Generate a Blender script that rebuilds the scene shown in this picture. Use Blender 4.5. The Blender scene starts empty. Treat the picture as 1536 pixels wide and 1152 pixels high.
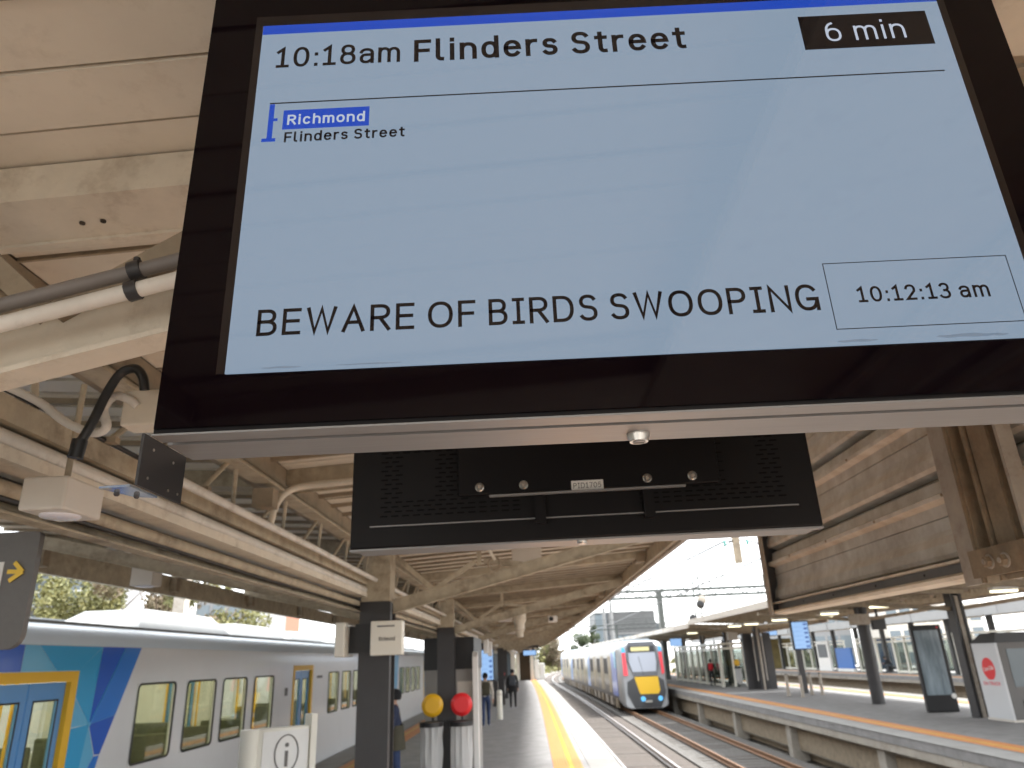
import bpy, bmesh, math, random
from mathutils import Vector, Matrix

# ------------------------------------------------------------------ camera, sky, sun, exposure
SC = bpy.context.scene
COL = SC.collection
random.seed(7)
R = math.radians
EXPO = 3.3
cam_d = bpy.data.cameras.new("camera")
cam = bpy.data.objects.new("camera", cam_d)
COL.objects.link(cam)
SC.camera = cam
cam_d.sensor_fit = 'HORIZONTAL'
cam_d.sensor_width = 36.0
cam_d.lens = 1080.0 / 1536.0 * 36.0
cam_d.clip_start = 0.05
cam_d.clip_end = 3000.0
_up = Vector((650 - 768, -2240 - 576, 1080.0)).normalized()
_fw = Vector((797 - 768, 987 - 576, 1080.0))
_fw = (_fw - _up * _fw.dot(_up)).normalized()
_rt = _fw.cross(_up)
if _rt.x < 0:
    _rt = -_rt
# image axes (right, down, forward) expressed in the world
ax_r = Vector((_rt.x, _fw.x, _up.x))
ax_d = Vector((_rt.y, _fw.y, _up.y))
ax_f = Vector((_rt.z, _fw.z, _up.z))
mw = Matrix((( ax_r.x, -ax_d.x, -ax_f.x, 0.0),
             ( ax_r.y, -ax_d.y, -ax_f.y, 0.0),
             ( ax_r.z, -ax_d.z, -ax_f.z, 2.15),
             (0, 0, 0, 1)))
cam.matrix_world = mw
cam_d.dof.use_dof = True
cam_d.dof.focus_distance = 1.13
cam_d.dof.aperture_fstop = 6.8
cam_d.dof.aperture_blades = 0

W = bpy.data.worlds.new("World")
SC.world = W
W.use_nodes = True
nt = W.node_tree
nt.nodes.clear()
wo = nt.nodes.new("ShaderNodeOutputWorld")
bg = nt.nodes.new("ShaderNodeBackground")
sky = nt.nodes.new("ShaderNodeTexSky")
sky.sky_type = 'NISHITA'
sky.sun_disc = False
SUN_EL, SUN_AZ = 56.0, 60.0          # azimuth measured from +Y towards +X
sky.sun_elevation = R(SUN_EL)
sky.sun_rotation = R(SUN_AZ)
sky.air_density = 1.0
sky.dust_density = 3.0
sky.ozone_density = 1.0
# thin bright overcast: the sky's own colour half veiled by even white cloud, with soft patches
tc = nt.nodes.new("ShaderNodeTexCoord")
cn = nt.nodes.new("ShaderNodeTexNoise")
cn.inputs["Scale"].default_value = 2.2
cn.inputs["Detail"].default_value = 6
cr = nt.nodes.new("ShaderNodeMapRange")
cr.inputs[1].default_value = 0.3
cr.inputs[2].default_value = 0.7
cr.inputs[3].default_value = 0.62
cr.inputs[4].default_value = 0.92
mx = nt.nodes.new("ShaderNodeMix")
mx.data_type = 'RGBA'
mx.inputs[7].default_value = (7.3, 7.5, 7.6, 1)
nt.links.new(tc.outputs["Generated"], cn.inputs["Vector"])
nt.links.new(cn.outputs["Fac"], cr.inputs[0])
nt.links.new(cr.outputs[0], mx.inputs[0])
nt.links.new(sky.outputs[0], mx.inputs[6])
nt.links.new(mx.outputs[2], bg.inputs[0])
bg.inputs[1].default_value = 0.055
nt.links.new(bg.outputs[0], wo.inputs[0])

sun_d = bpy.data.lights.new("sun", 'SUN')
sun = bpy.data.objects.new("sun", sun_d)
COL.objects.link(sun)
sun_d.energy = 1.5
sun_d.angle = R(12)
sun_d.color = (1.0, 0.985, 0.96)
_sd = Vector((math.sin(R(SUN_AZ)) * math.cos(R(SUN_EL)), math.cos(R(SUN_AZ)) * math.cos(R(SUN_EL)), math.sin(R(SUN_EL))))
sun.rotation_euler = _sd.to_track_quat('Z', 'Y').to_euler()

vs = SC.view_settings
vs.view_transform = 'Standard'
vs.look = 'None'
vs.exposure = EXPO
vs.gamma = 1.0
vs.use_curve_mapping = False
SC.cycles.max_bounces = 10
SC.cycles.diffuse_bounces = 6
SC.cycles.transparent_max_bounces = 12
SC.cycles.use_denoising = True

# ------------------------------------------------------------------ materials
MATS = {}
def mat(name, col, rough=0.6, metal=0.0, var=0.0, scale=6.0, col2=None, grime=0.0, gcol=(0.10, 0.07, 0.045),
        gscale=3.0, bump=0.0, bscale=60.0, spec=0.5, emit=None, estr=0.0, stretch=(1, 1, 1), coat=0.0):
    if name in MATS:
        return MATS[name]
    m = bpy.data.materials.new(name)
    m.use_nodes = True
    t = m.node_tree
    b = t.nodes["Principled BSDF"]
    b.inputs["Roughness"].default_value = rough
    b.inputs["Metallic"].default_value = metal
    b.inputs["Specular IOR Level"].default_value = spec
    if coat:
        b.inputs["Coat Weight"].default_value = coat
        b.inputs["Coat Roughness"].default_value = 0.08
    c4 = (*col, 1.0)
    b.inputs["Base Color"].default_value = c4
    src = None
    if var > 0 or grime > 0 or bump > 0:
        geo = t.nodes.new("ShaderNodeNewGeometry")
        mp = t.nodes.new("ShaderNodeMapping")
        mp.inputs["Scale"].default_value = stretch
        t.links.new(geo.outputs["Position"], mp.inputs["Vector"])
    if var > 0:
        n = t.nodes.new("ShaderNodeTexNoise")
        n.inputs["Scale"].default_value = scale
        n.inputs["Detail"].default_value = 8
        n.inputs["Roughness"].default_value = 0.65
        t.links.new(mp.outputs[0], n.inputs["Vector"])
        r = t.nodes.new("ShaderNodeMapRange")
        r.inputs[1].default_value = 0.32
        r.inputs[2].default_value = 0.68
        t.links.new(n.outputs["Fac"], r.inputs[0])
        mxn = t.nodes.new("ShaderNodeMix")
        mxn.data_type = 'RGBA'
        c2 = col2 if col2 else tuple(max(0, c * (1 - var)) for c in col)
        mxn.inputs[6].default_value = c4
        mxn.inputs[7].default_value = (*c2, 1)
        t.links.new(r.outputs[0], mxn.inputs[0])
        src = mxn.outputs[2]
    if grime > 0:
        n = t.nodes.new("ShaderNodeTexNoise")
        n.inputs["Scale"].default_value = gscale
        n.inputs["Detail"].default_value = 10
        n.inputs["Roughness"].default_value = 0.72
        t.links.new(mp.outputs[0], n.inputs["Vector"])
        r = t.nodes.new("ShaderNodeMapRange")
        r.inputs[1].default_value = 0.52
        r.inputs[2].default_value = 0.74
        r.inputs[4].default_value = grime
        t.links.new(n.outputs["Fac"], r.inputs[0])
        mg = t.nodes.new("ShaderNodeMix")
        mg.data_type = 'RGBA'
        if src:
            t.links.new(src, mg.inputs[6])
        else:
            mg.inputs[6].default_value = c4
        mg.inputs[7].default_value = (*gcol, 1)
        t.links.new(r.outputs[0], mg.inputs[0])
        src = mg.outputs[2]
    if src:
        t.links.new(src, b.inputs["Base Color"])
    if bump > 0:
        n = t.nodes.new("ShaderNodeTexNoise")
        n.inputs["Scale"].default_value = bscale
        n.inputs["Detail"].default_value = 5
        t.links.new(mp.outputs[0], n.inputs["Vector"])
        bp = t.nodes.new("ShaderNodeBump")
        bp.inputs["Strength"].default_value = bump
        bp.inputs["Distance"].default_value = 0.01
        t.links.new(n.outputs["Fac"], bp.inputs["Height"])
        t.links.new(bp.outputs[0], b.inputs["Normal"])
    if emit:
        b.inputs["Emission Color"].default_value = (*emit, 1)
        b.inputs["Emission Strength"].default_value = estr
    MATS[name] = m
    return m

def glass_mat(name, tint=(0.5, 0.55, 0.5), trans=0.45, rough=0.03):
    if name in MATS:
        return MATS[name]
    m = bpy.data.materials.new(name)
    m.use_nodes = True
    t = m.node_tree
    t.nodes.clear()
    o = t.nodes.new("ShaderNodeOutputMaterial")
    tr = t.nodes.new("ShaderNodeBsdfTransparent")
    tr.inputs[0].default_value = (*[c * trans for c in tint], 1)
    gl = t.nodes.new("ShaderNodeBsdfGlossy")
    gl.inputs["Roughness"].default_value = rough
    lw = t.nodes.new("ShaderNodeLayerWeight")
    lw.inputs[0].default_value = 0.5
    pw_ = t.nodes.new("ShaderNodeMath"); pw_.operation = 'POWER'; pw_.inputs[1].default_value = 5.0
    fr = t.nodes.new("ShaderNodeMath"); fr.operation = 'MULTIPLY_ADD'; fr.inputs[1].default_value = 0.95; fr.inputs[2].default_value = 0.05
    t.links.new(lw.outputs["Facing"], pw_.inputs[0])
    t.links.new(pw_.outputs[0], fr.inputs[0])
    mxs = t.nodes.new("ShaderNodeMixShader")
    t.links.new(fr.outputs[0], mxs.inputs[0])
    t.links.new(tr.outputs[0], mxs.inputs[1])
    t.links.new(gl.outputs[0], mxs.inputs[2])
    t.links.new(mxs.outputs[0], o.inputs[0])
    MATS[name] = m
    return m

K = 2.0 ** (-EXPO)      # lamp and screen brightness is given as it reads in the exposed picture
RUST = (0.13, 0.075, 0.035)
M = {}
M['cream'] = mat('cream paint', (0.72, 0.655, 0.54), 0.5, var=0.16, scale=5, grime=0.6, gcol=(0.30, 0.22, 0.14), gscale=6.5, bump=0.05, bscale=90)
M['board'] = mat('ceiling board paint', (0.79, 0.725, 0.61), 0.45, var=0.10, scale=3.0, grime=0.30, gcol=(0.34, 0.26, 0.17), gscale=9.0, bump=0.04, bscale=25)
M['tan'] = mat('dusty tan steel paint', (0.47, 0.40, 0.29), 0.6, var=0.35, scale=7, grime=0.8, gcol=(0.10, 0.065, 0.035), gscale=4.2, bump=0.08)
M['tan_dark'] = mat('grimy brown steel', (0.33, 0.265, 0.185), 0.7, var=0.35, scale=5, grime=0.6, gcol=(0.05, 0.035, 0.025), gscale=4, bump=0.15)
M['pipe'] = mat('pale conduit plastic', (0.70, 0.665, 0.60), 0.45, var=0.2, scale=6, grime=0.6, gcol=(0.22, 0.165, 0.10), gscale=5)
M['pipe_grey'] = mat('grey conduit', (0.20, 0.18, 0.165), 0.5, var=0.2, scale=5)
M['black_cable'] = mat('black rubber cable', (0.012, 0.012, 0.012), 0.45)
M['gap'] = mat('dark recess', (0.05, 0.04, 0.03), 0.9)
M['white'] = mat('white powder coat', (0.74, 0.73, 0.70), 0.4, var=0.05, scale=4, grime=0.12, gcol=(0.35, 0.3, 0.24))
M['lightbox'] = mat('pale box enamel', (0.60, 0.555, 0.49), 0.4, var=0.06, scale=5)
M['lens'] = mat('frosted lens', (0.78, 0.76, 0.80), 0.25)
M['black'] = mat('black powder coat', (0.013, 0.012, 0.013), 0.42, var=0.3, scale=20, bump=0.03, bscale=400)
M['pid_black'] = mat('black display case', (0.008, 0.0072, 0.0078), 0.45, bump=0.02, bscale=500, spec=0.2)
M['dark'] = mat('charcoal steel paint', (0.035, 0.033, 0.034), 0.45, var=0.2, scale=4)
M['alu'] = mat('brushed aluminium', (0.29, 0.29, 0.29), 0.45, metal=0.4, var=0.12, scale=30, stretch=(0.15, 4, 4))
M['steel'] = mat('bright bolt steel', (0.62, 0.60, 0.56), 0.28, metal=0.9)
M['grimy_sheet'] = mat('weathered grey sheet', (0.68, 0.655, 0.60), 0.42, metal=0.15, var=0.35, scale=9, col2=(0.48, 0.43, 0.36), grime=0.45, gcol=(0.16, 0.095, 0.05), gscale=3.2, bump=0.18, bscale=45)
M['rust'] = mat('rusty hanger steel', (0.30, 0.225, 0.145), 0.7, var=0.4, scale=14, grime=0.7, gcol=(0.17, 0.08, 0.03), gscale=9, bump=0.25, bscale=80)
M['hanger'] = mat('grey hanger steel', (0.42, 0.37, 0.31), 0.6, var=0.25, scale=12, grime=0.5, gcol=(0.18, 0.10, 0.05), gscale=6, bump=0.12)
M['asphalt'] = mat('platform asphalt', (0.235, 0.23, 0.225), 0.85, var=0.3, scale=2.2, grime=0.45, gcol=(0.11, 0.105, 0.10), gscale=1.6, bump=0.3, bscale=180)
M['orange'] = mat('orange tactile', (0.46, 0.18, 0.05), 0.6, var=0.15, scale=3, grime=0.25, gcol=(0.35, 0.16, 0.08))
M['yellow'] = mat('yellow tactile line', (0.48, 0.29, 0.04), 0.55, var=0.12, scale=3)
M['edge'] = mat('white platform edge', (0.25, 0.243, 0.228), 0.7, var=0.18, scale=1.4, grime=0.55, gcol=(0.15, 0.125, 0.10), gscale=1.1, bump=0.1)
M['concrete'] = mat('weathered concrete', (0.34, 0.31, 0.265), 0.85, var=0.25, scale=1.5, grime=0.6, gcol=(0.12, 0.09, 0.06), gscale=1.3, bump=0.2)
M['ballast'] = mat('brown ballast', (0.085, 0.068, 0.056), 0.95, var=0.5, scale=7, col2=(0.035, 0.028, 0.023), grime=0.4, gcol=(0.15, 0.14, 0.125), gscale=6, bump=1.0, bscale=26)
M['ballast2'] = mat('grey ballast', (0.115, 0.108, 0.098), 0.95, var=0.5, scale=7, col2=(0.05, 0.046, 0.041), grime=0.4, gcol=(0.2, 0.19, 0.18), gscale=6, bump=1.0, bscale=26)
M['rail'] = mat('polished rail', (0.42, 0.39, 0.37), 0.35, metal=0.8)
M['rail_rust'] = mat('rusty rail', (0.24, 0.125, 0.06), 0.6, var=0.3, scale=8)
M['sleeper'] = mat('dusty sleeper', (0.075, 0.063, 0.053), 0.9, var=0.3, scale=6)
M['ground'] = mat('ground gravel', (0.28, 0.26, 0.23), 0.95, var=0.4, scale=0.4)
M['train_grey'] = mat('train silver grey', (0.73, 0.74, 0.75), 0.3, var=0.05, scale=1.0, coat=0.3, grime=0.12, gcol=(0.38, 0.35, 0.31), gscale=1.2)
M['train_sky_tint'] = mat('train roof white with sky tint', (0.72, 0.83, 0.95), 0.3, coat=0.2)  # sky light on the white roof edge is painted in as pale blue
M['roofpod'] = mat('roof pod enamel', (0.22, 0.225, 0.22), 0.45, var=0.1, scale=2, grime=0.25, gcol=(0.4, 0.38, 0.34))
M['blue1'] = mat('deep blue vinyl', (0.012, 0.105, 0.56), 0.3, coat=0.4)
M['blue2'] = mat('mid blue vinyl', (0.02, 0.19, 0.66), 0.3, coat=0.4)
M['cyan'] = mat('cyan vinyl', (0.03, 0.36, 0.68), 0.3, coat=0.4)
M['cyan2'] = mat('pale cyan vinyl', (0.13, 0.46, 0.72), 0.3, coat=0.4)
M['door_blue'] = mat('door blue', (0.10, 0.29, 0.60), 0.35, coat=0.3)
M['door_yellow'] = mat('door yellow', (0.80, 0.46, 0.02), 0.4)
M['rubber'] = mat('black rubber', (0.02, 0.02, 0.022), 0.6)
M['seat_green'] = mat('seat moquette', (0.13, 0.14, 0.085), 0.9, var=0.4, scale=12)
M['interior'] = mat('train interior', (0.55, 0.53, 0.45), 0.6)
M['window'] = glass_mat('train window glass', (0.85, 0.87, 0.74), 0.9)
M['shelter_glass'] = glass_mat('shelter glass', (0.85, 0.9, 0.87), 0.8)
M['clear_bag'] = glass_mat('clear bin bag', (0.9, 0.9, 0.9), 0.8, 0.25)
_t = M['clear_bag'].node_tree
_o = next(n for n in _t.nodes if n.type == 'OUTPUT_MATERIAL'); _src = _o.inputs[0].links[0].from_socket
_d = _t.nodes.new('ShaderNodeBsdfDiffuse'); _d.inputs[0].default_value = (.75, .75, .74, 1)
_m = _t.nodes.new('ShaderNodeMixShader'); _m.inputs[0].default_value = .5
_t.links.new(_src, _m.inputs[1]); _t.links.new(_d.outputs[0], _m.inputs[2]); _t.links.new(_m.outputs[0], _o.inputs[0])
M['red'] = mat('red lid', (0.70, 0.02, 0.025), 0.38)
M['bin_yellow'] = mat('yellow lid', (0.72, 0.40, 0.012), 0.38)
M['under'] = mat('underframe grime', (0.10, 0.075, 0.055), 0.8, var=0.4, scale=5)
M['front_dark'] = mat('train nose charcoal', (0.06, 0.062, 0.068), 0.3, coat=0.3)
M['front_glass'] = mat('train windscreen', (0.30, 0.32, 0.37), 0.08, spec=0.8)
M['front_yellow'] = mat('train nose yellow', (0.85, 0.52, 0.03), 0.35, coat=0.3)
M['front_red'] = mat('train nose red', (0.75, 0.04, 0.06), 0.35)
M['headlight'] = mat('blue headlight', (0.10, 0.40, 0.75), 0.2, emit=(0.15, 0.5, 0.9), estr=0.8 * K)
M['dest'] = mat('destination display', (0.05, 0.05, 0.03), 0.4, emit=(0.95, 0.85, 0.38), estr=1.0 * K)
M['screen_far'] = mat('far blue screen', (0.02, 0.03, 0.05), 0.3, emit=(0.35, 0.58, 0.95), estr=0.95 * K)
M['screen_row'] = mat('far screen row', (0.01, 0.03, 0.1), 0.3, emit=(0.06, 0.13, 0.38), estr=0.8 * K)
M['lamp'] = mat('fluorescent lamp', (0.8, 0.8, 0.7), 0.4, emit=(1.0, 0.93, 0.62), estr=3.0 * K)
M['train_lamp'] = mat('train ceiling lamp', (0.8, 0.8, 0.75), 0.4, emit=(1.0, 0.95, 0.8), estr=9.0 * K)
M['screen'] = mat('display panel', (0.012, 0.014, 0.018), 0.06, emit=(0.235, 0.31, 0.405), estr=1.0 * K, spec=0.75)
M['scr_blue'] = mat('display blue', (0.01, 0.012, 0.02), 0.06, emit=(0.012, 0.06, 0.44), estr=1.0 * K, spec=0.3)
M['scr_ink'] = mat('display black', (0.006, 0.005, 0.005), 0.06, emit=(0.006, 0.004, 0.004), estr=1.0 * K, spec=0.3)
M['scr_white'] = mat('display white', (0.01, 0.01, 0.01), 0.06, emit=(0.46, 0.52, 0.62), estr=1.0 * K)
M['glassblack'] = mat('black bezel glass', (0.0035, 0.0015, 0.003), 0.05, spec=0.16)
M['bezel_in'] = mat('bezel inner lip', (0.012, 0.008, 0.0085), 0.15)
M['slot'] = mat('vent slot', (0.003, 0.003, 0.003), 0.7, spec=0.1)
M['sticker'] = mat('label sticker', (0.70, 0.69, 0.65), 0.5)
M['ink'] = mat('printed black', (0.03, 0.03, 0.03), 0.6)
M['sign_grey'] = mat('grey sign enamel', (0.125, 0.118, 0.112), 0.5, var=0.12, scale=40)
M['arrow_yellow'] = mat('yellow sign vinyl', (0.78, 0.52, 0.05), 0.5)
M['help_white'] = mat('help point cream', (0.72, 0.69, 0.60), 0.35)
M['blue_hoard'] = mat('blue hoarding', (0.035, 0.14, 0.42), 0.5)
M['flange_reflection'] = mat('flange with painted reflection', (0.10, 0.24, 0.52), 0.12, metal=0.6, var=0.7, scale=12, col2=(0.55, 0.58, 0.6))  # blue is the reflected sky and train, painted into the base colour
M['bark'] = mat('bark', (0.14, 0.10, 0.07), 0.9, var=0.4, scale=10)
M['leaf_y'] = mat('autumn yellow leaf', (0.15, 0.13, 0.03), 0.7, var=0.6, scale=1.2, col2=(0.085, 0.095, 0.03))
M['leaf_g'] = mat('green leaf', (0.06, 0.085, 0.03), 0.7, var=0.6, scale=1.0, col2=(0.035, 0.05, 0.02))
M['leaf_r'] = mat('russet leaf', (0.13, 0.08, 0.045), 0.7, var=0.6, scale=1.2, col2=(0.085, 0.08, 0.035))
M['bldg'] = mat('far facade grey', (0.24, 0.24, 0.24), 0.7, var=0.1, scale=0.5)
M['bldg_dark'] = mat('far facade dark', (0.085, 0.095, 0.105), 0.5)
M['bldg_glass'] = mat('far window glass', (0.14, 0.17, 0.19), 0.1)
M['brick'] = mat('far brick', (0.25, 0.10, 0.06), 0.8)
M['poster'] = mat('backlit advert', (0.3, 0.36, 0.4), 0.2, var=0.9, scale=0.9, col2=(0.04, 0.06, 0.07), stretch=(2.5, 2.5, 0.4))
M['teal'] = mat('aged green insulator', (0.10, 0.32, 0.28), 0.4)
SKIN = mat('skin', (0.45, 0.27, 0.19), 0.55)

# ------------------------------------------------------------------ mesh helpers
ORG = Vector((0, 0, 0))
class MB:
    def __init__(self):
        self.v = []; self.f = []
    def add(self, vs, fs):
        n = len(self.v)
        self.v += [tuple(p) for p in vs]
        self.f += [tuple(i + n for i in f) for f in fs]
        return self
    def box(self, x0, x1, y0, y1, z0, z1):
        x0, x1 = min(x0, x1), max(x0, x1); y0, y1 = min(y0, y1), max(y0, y1); z0, z1 = min(z0, z1), max(z0, z1)
        return self.add([(x0, y0, z0), (x1, y0, z0), (x1, y1, z0), (x0, y1, z0), (x0, y0, z1), (x1, y0, z1), (x1, y1, z1), (x0, y1, z1)],
                 [(0, 3, 2, 1), (4, 5, 6, 7), (0, 1, 5, 4), (1, 2, 6, 5), (2, 3, 7, 6), (3, 0, 4, 7)])
    def cbox(self, x0, x1, y0, y1, z0, z1, c=0.01):
        """box with chamfered vertical and horizontal edges"""
        bm = bmesh.new()
        bmesh.ops.create_cube(bm, size=1)
        for v in bm.verts:
            v.co = Vector((x0 + (v.co.x + .5) * (x1 - x0), y0 + (v.co.y + .5) * (y1 - y0), z0 + (v.co.z + .5) * (z1 - z0)))
        bmesh.ops.bevel(bm, geom=bm.edges[:], offset=c, segments=2, affect='EDGES', profile=0.5)
        bm.verts.index_update()
        self.add([v.co[:] for v in bm.verts], [[v.index for v in f.verts] for f in bm.faces])
        bm.free()
        return self
    def bar(self, a, b, w, h, up=(0, 0, 1)):
        """rectangular bar from a to b, w wide, h deep along up"""
        a = Vector(a); b = Vector(b); d = (b - a).normalized()
        s = d.cross(Vector(up))
        if s.length < 1e-4:
            s = d.cross(Vector((1, 0, 0)))
        s.normalize(); u = s.cross(d).normalized()
        vs = []
        for p in (a, b):
            for (i, j) in ((-1, -1), (1, -1), (1, 1), (-1, 1)):
                vs.append(p + s * (i * w / 2) + u * (j * h / 2))
        return self.add(vs, [(0, 1, 2, 3), (7, 6, 5, 4), (0, 4, 5, 1), (1, 5, 6, 2), (2, 6, 7, 3), (3, 7, 4, 0)])
    def tube(self, pts, r, n=10, cap=True, closed=False):
        pts = [Vector(p) for p in pts]
        rs = r if isinstance(r, (list, tuple)) else [r] * len(pts)
        rings = []; prev = None
        for i, p in enumerate(pts):
            if i == 0: d = pts[1] - pts[0]
            elif i == len(pts) - 1: d = pts[-1] - pts[-2]
            else: d = (pts[i + 1] - pts[i]).normalized() + (pts[i] - pts[i - 1]).normalized()
            d = d.normalized() if d.length > 1e-9 else Vector((0, 0, 1))
            if prev is None:
                s = d.cross(Vector((0, 0, 1)))
                if s.length < 1e-3: s = d.cross(Vector((1, 0, 0)))
                s.normalize()
            else:
                s = (prev - d * prev.dot(d)).normalized()
            prev = s; u = d.cross(s)
            rings.append([p + s * math.cos(2 * math.pi * k / n) * rs[i] + u * math.sin(2 * math.pi * k / n) * rs[i] for k in range(n)])
        vs = [q for g in rings for q in g]; fs = []
        for i in range(len(rings) - 1):
            for k in range(n):
                a = i * n + k; b2 = i * n + (k + 1) % n
                fs.append((a, b2, b2 + n, a + n))
        if cap:
            fs.append(tuple(range(n - 1, -1, -1))); o = (len(rings) - 1) * n
            fs.append(tuple(o + k for k in range(n)))
        return self.add(vs, fs)
    def lathe(self, prof, c, axis='Z', n=20):
        """prof: (radius, height) pairs round axis through c"""
        vs = []; fs = []
        for (r, h) in prof:
            for k in range(n):
                a = 2 * math.pi * k / n
                p = (r * math.cos(a), r * math.sin(a), h)
                if axis == 'Y': p = (p[0], p[2], p[1])
                elif axis == 'X': p = (p[2], p[0], p[1])
                vs.append((c[0] + p[0], c[1] + p[1], c[2] + p[2]))
        for i in range(len(prof) - 1):
            for k in range(n):
                a = i * n + k; b2 = i * n + (k + 1) % n
                fs.append((a, b2, b2 + n, a + n))
        fs.append(tuple(range(n))); o = (len(prof) - 1) * n
        fs.append(tuple(o + k for k in range(n)))
        return self.add(vs, fs)
    def prism(self, poly, plane, a, b):
        """poly in plane 'XZ','YZ','XY', extruded from a to b along the third axis"""
        n = len(poly)
        def P(p, t):
            if plane == 'XZ': return (p[0], t, p[1])
            if plane == 'YZ': return (t, p[0], p[1])
            return (p[0], p[1], t)
        vs = [P(p, a) for p in poly] + [P(p, b) for p in poly]
        fs = [tuple(range(n)), tuple(range(2 * n - 1, n - 1, -1))]
        for i in range(n):
            j = (i + 1) % n
            fs.append((i, i + n, j + n, j))
        return self.add(vs, fs)
    def sweep(self, prof, ys, shift=None, closed=True, caps=True):
        """profile of (x, z) carried along Y with a sideways shift"""
        n = len(prof); vs = []; fs = []
        for y in ys:
            s = shift(y) if shift else 0
            vs += [(x + s, y, z) for (x, z) in prof]
        m = n if closed else n - 1
        for i in range(len(ys) - 1):
            for k in range(m):
                a = i * n + k; b2 = i * n + (k + 1) % n
                fs.append((a, a + n, b2 + n, b2))
        if closed and caps:
            fs.append(tuple(range(n))); o = (len(ys) - 1) * n
            fs.append(tuple(o + k for k in range(n - 1, -1, -1)))
        return self.add(vs, fs)
    def xf(self, mtx):
        self.v = [tuple(mtx @ Vector(p)) for p in self.v]
        return self
    def build(self, name, m, parent=None, smooth=False, label=None, kind=None, fix=True):
        me = bpy.data.meshes.new(name)
        o3 = ORG
        me.from_pydata([(p[0] - o3.x, p[1] - o3.y, p[2] - o3.z) for p in self.v], [], self.f)
        if fix:
            bm = bmesh.new(); bm.from_mesh(me)
            bmesh.ops.recalc_face_normals(bm, faces=bm.faces[:])
            bm.to_mesh(me); bm.free()
        if isinstance(m, str): m = M[m]
        me.materials.append(m)
        if smooth:
            for p in me.polygons: p.use_smooth = True
            try: me.set_sharp_from_angle(angle=R(40))
            except Exception: pass
        o = bpy.data.objects.new(name, me)
        COL.objects.link(o)
        if parent is not None:
            o.parent = parent
        else:
            o.location = o3
        if label: o['label'] = label
        if kind: o['kind'] = kind
        return o

def org(x=0, y=0, z=0):
    global ORG
    ORG = Vector((x, y, z))
def thing(name, label, cat, loc, group=None):
    org(*loc)
    o = bpy.data.objects.new(name, None)
    o.empty_display_size = 0.1
    COL.objects.link(o)
    o.location = loc
    o['label'] = label; o['category'] = cat
    if group: o['group'] = group
    return o
def tag(o, label, cat, group=None):
    o['label'] = label; o['category'] = cat
    if group: o['group'] = group
    return o
def copy_tree(o, parent=None):
    c = o.copy(); COL.objects.link(c)
    c.parent = parent
    for ch in list(o.children):
        copy_tree(ch, c)
    return c
def struct(o):
    o['kind'] = 'structure'
    return o

def sh(y):
    """the platforms bend gently to the left, the tracks swing right beyond them"""
    if y < 30: return 0.0
    if y < 100: return -0.00018 * (y - 30) ** 2
    d = y - 100
    return -0.882 - 0.0252 * d + 0.00075 * d * d
def yrange(a, b, st):
    n = max(1, int(round((b - a) / st)))
    return [a + (b - a) * i / n for i in range(n + 1)]

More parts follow.
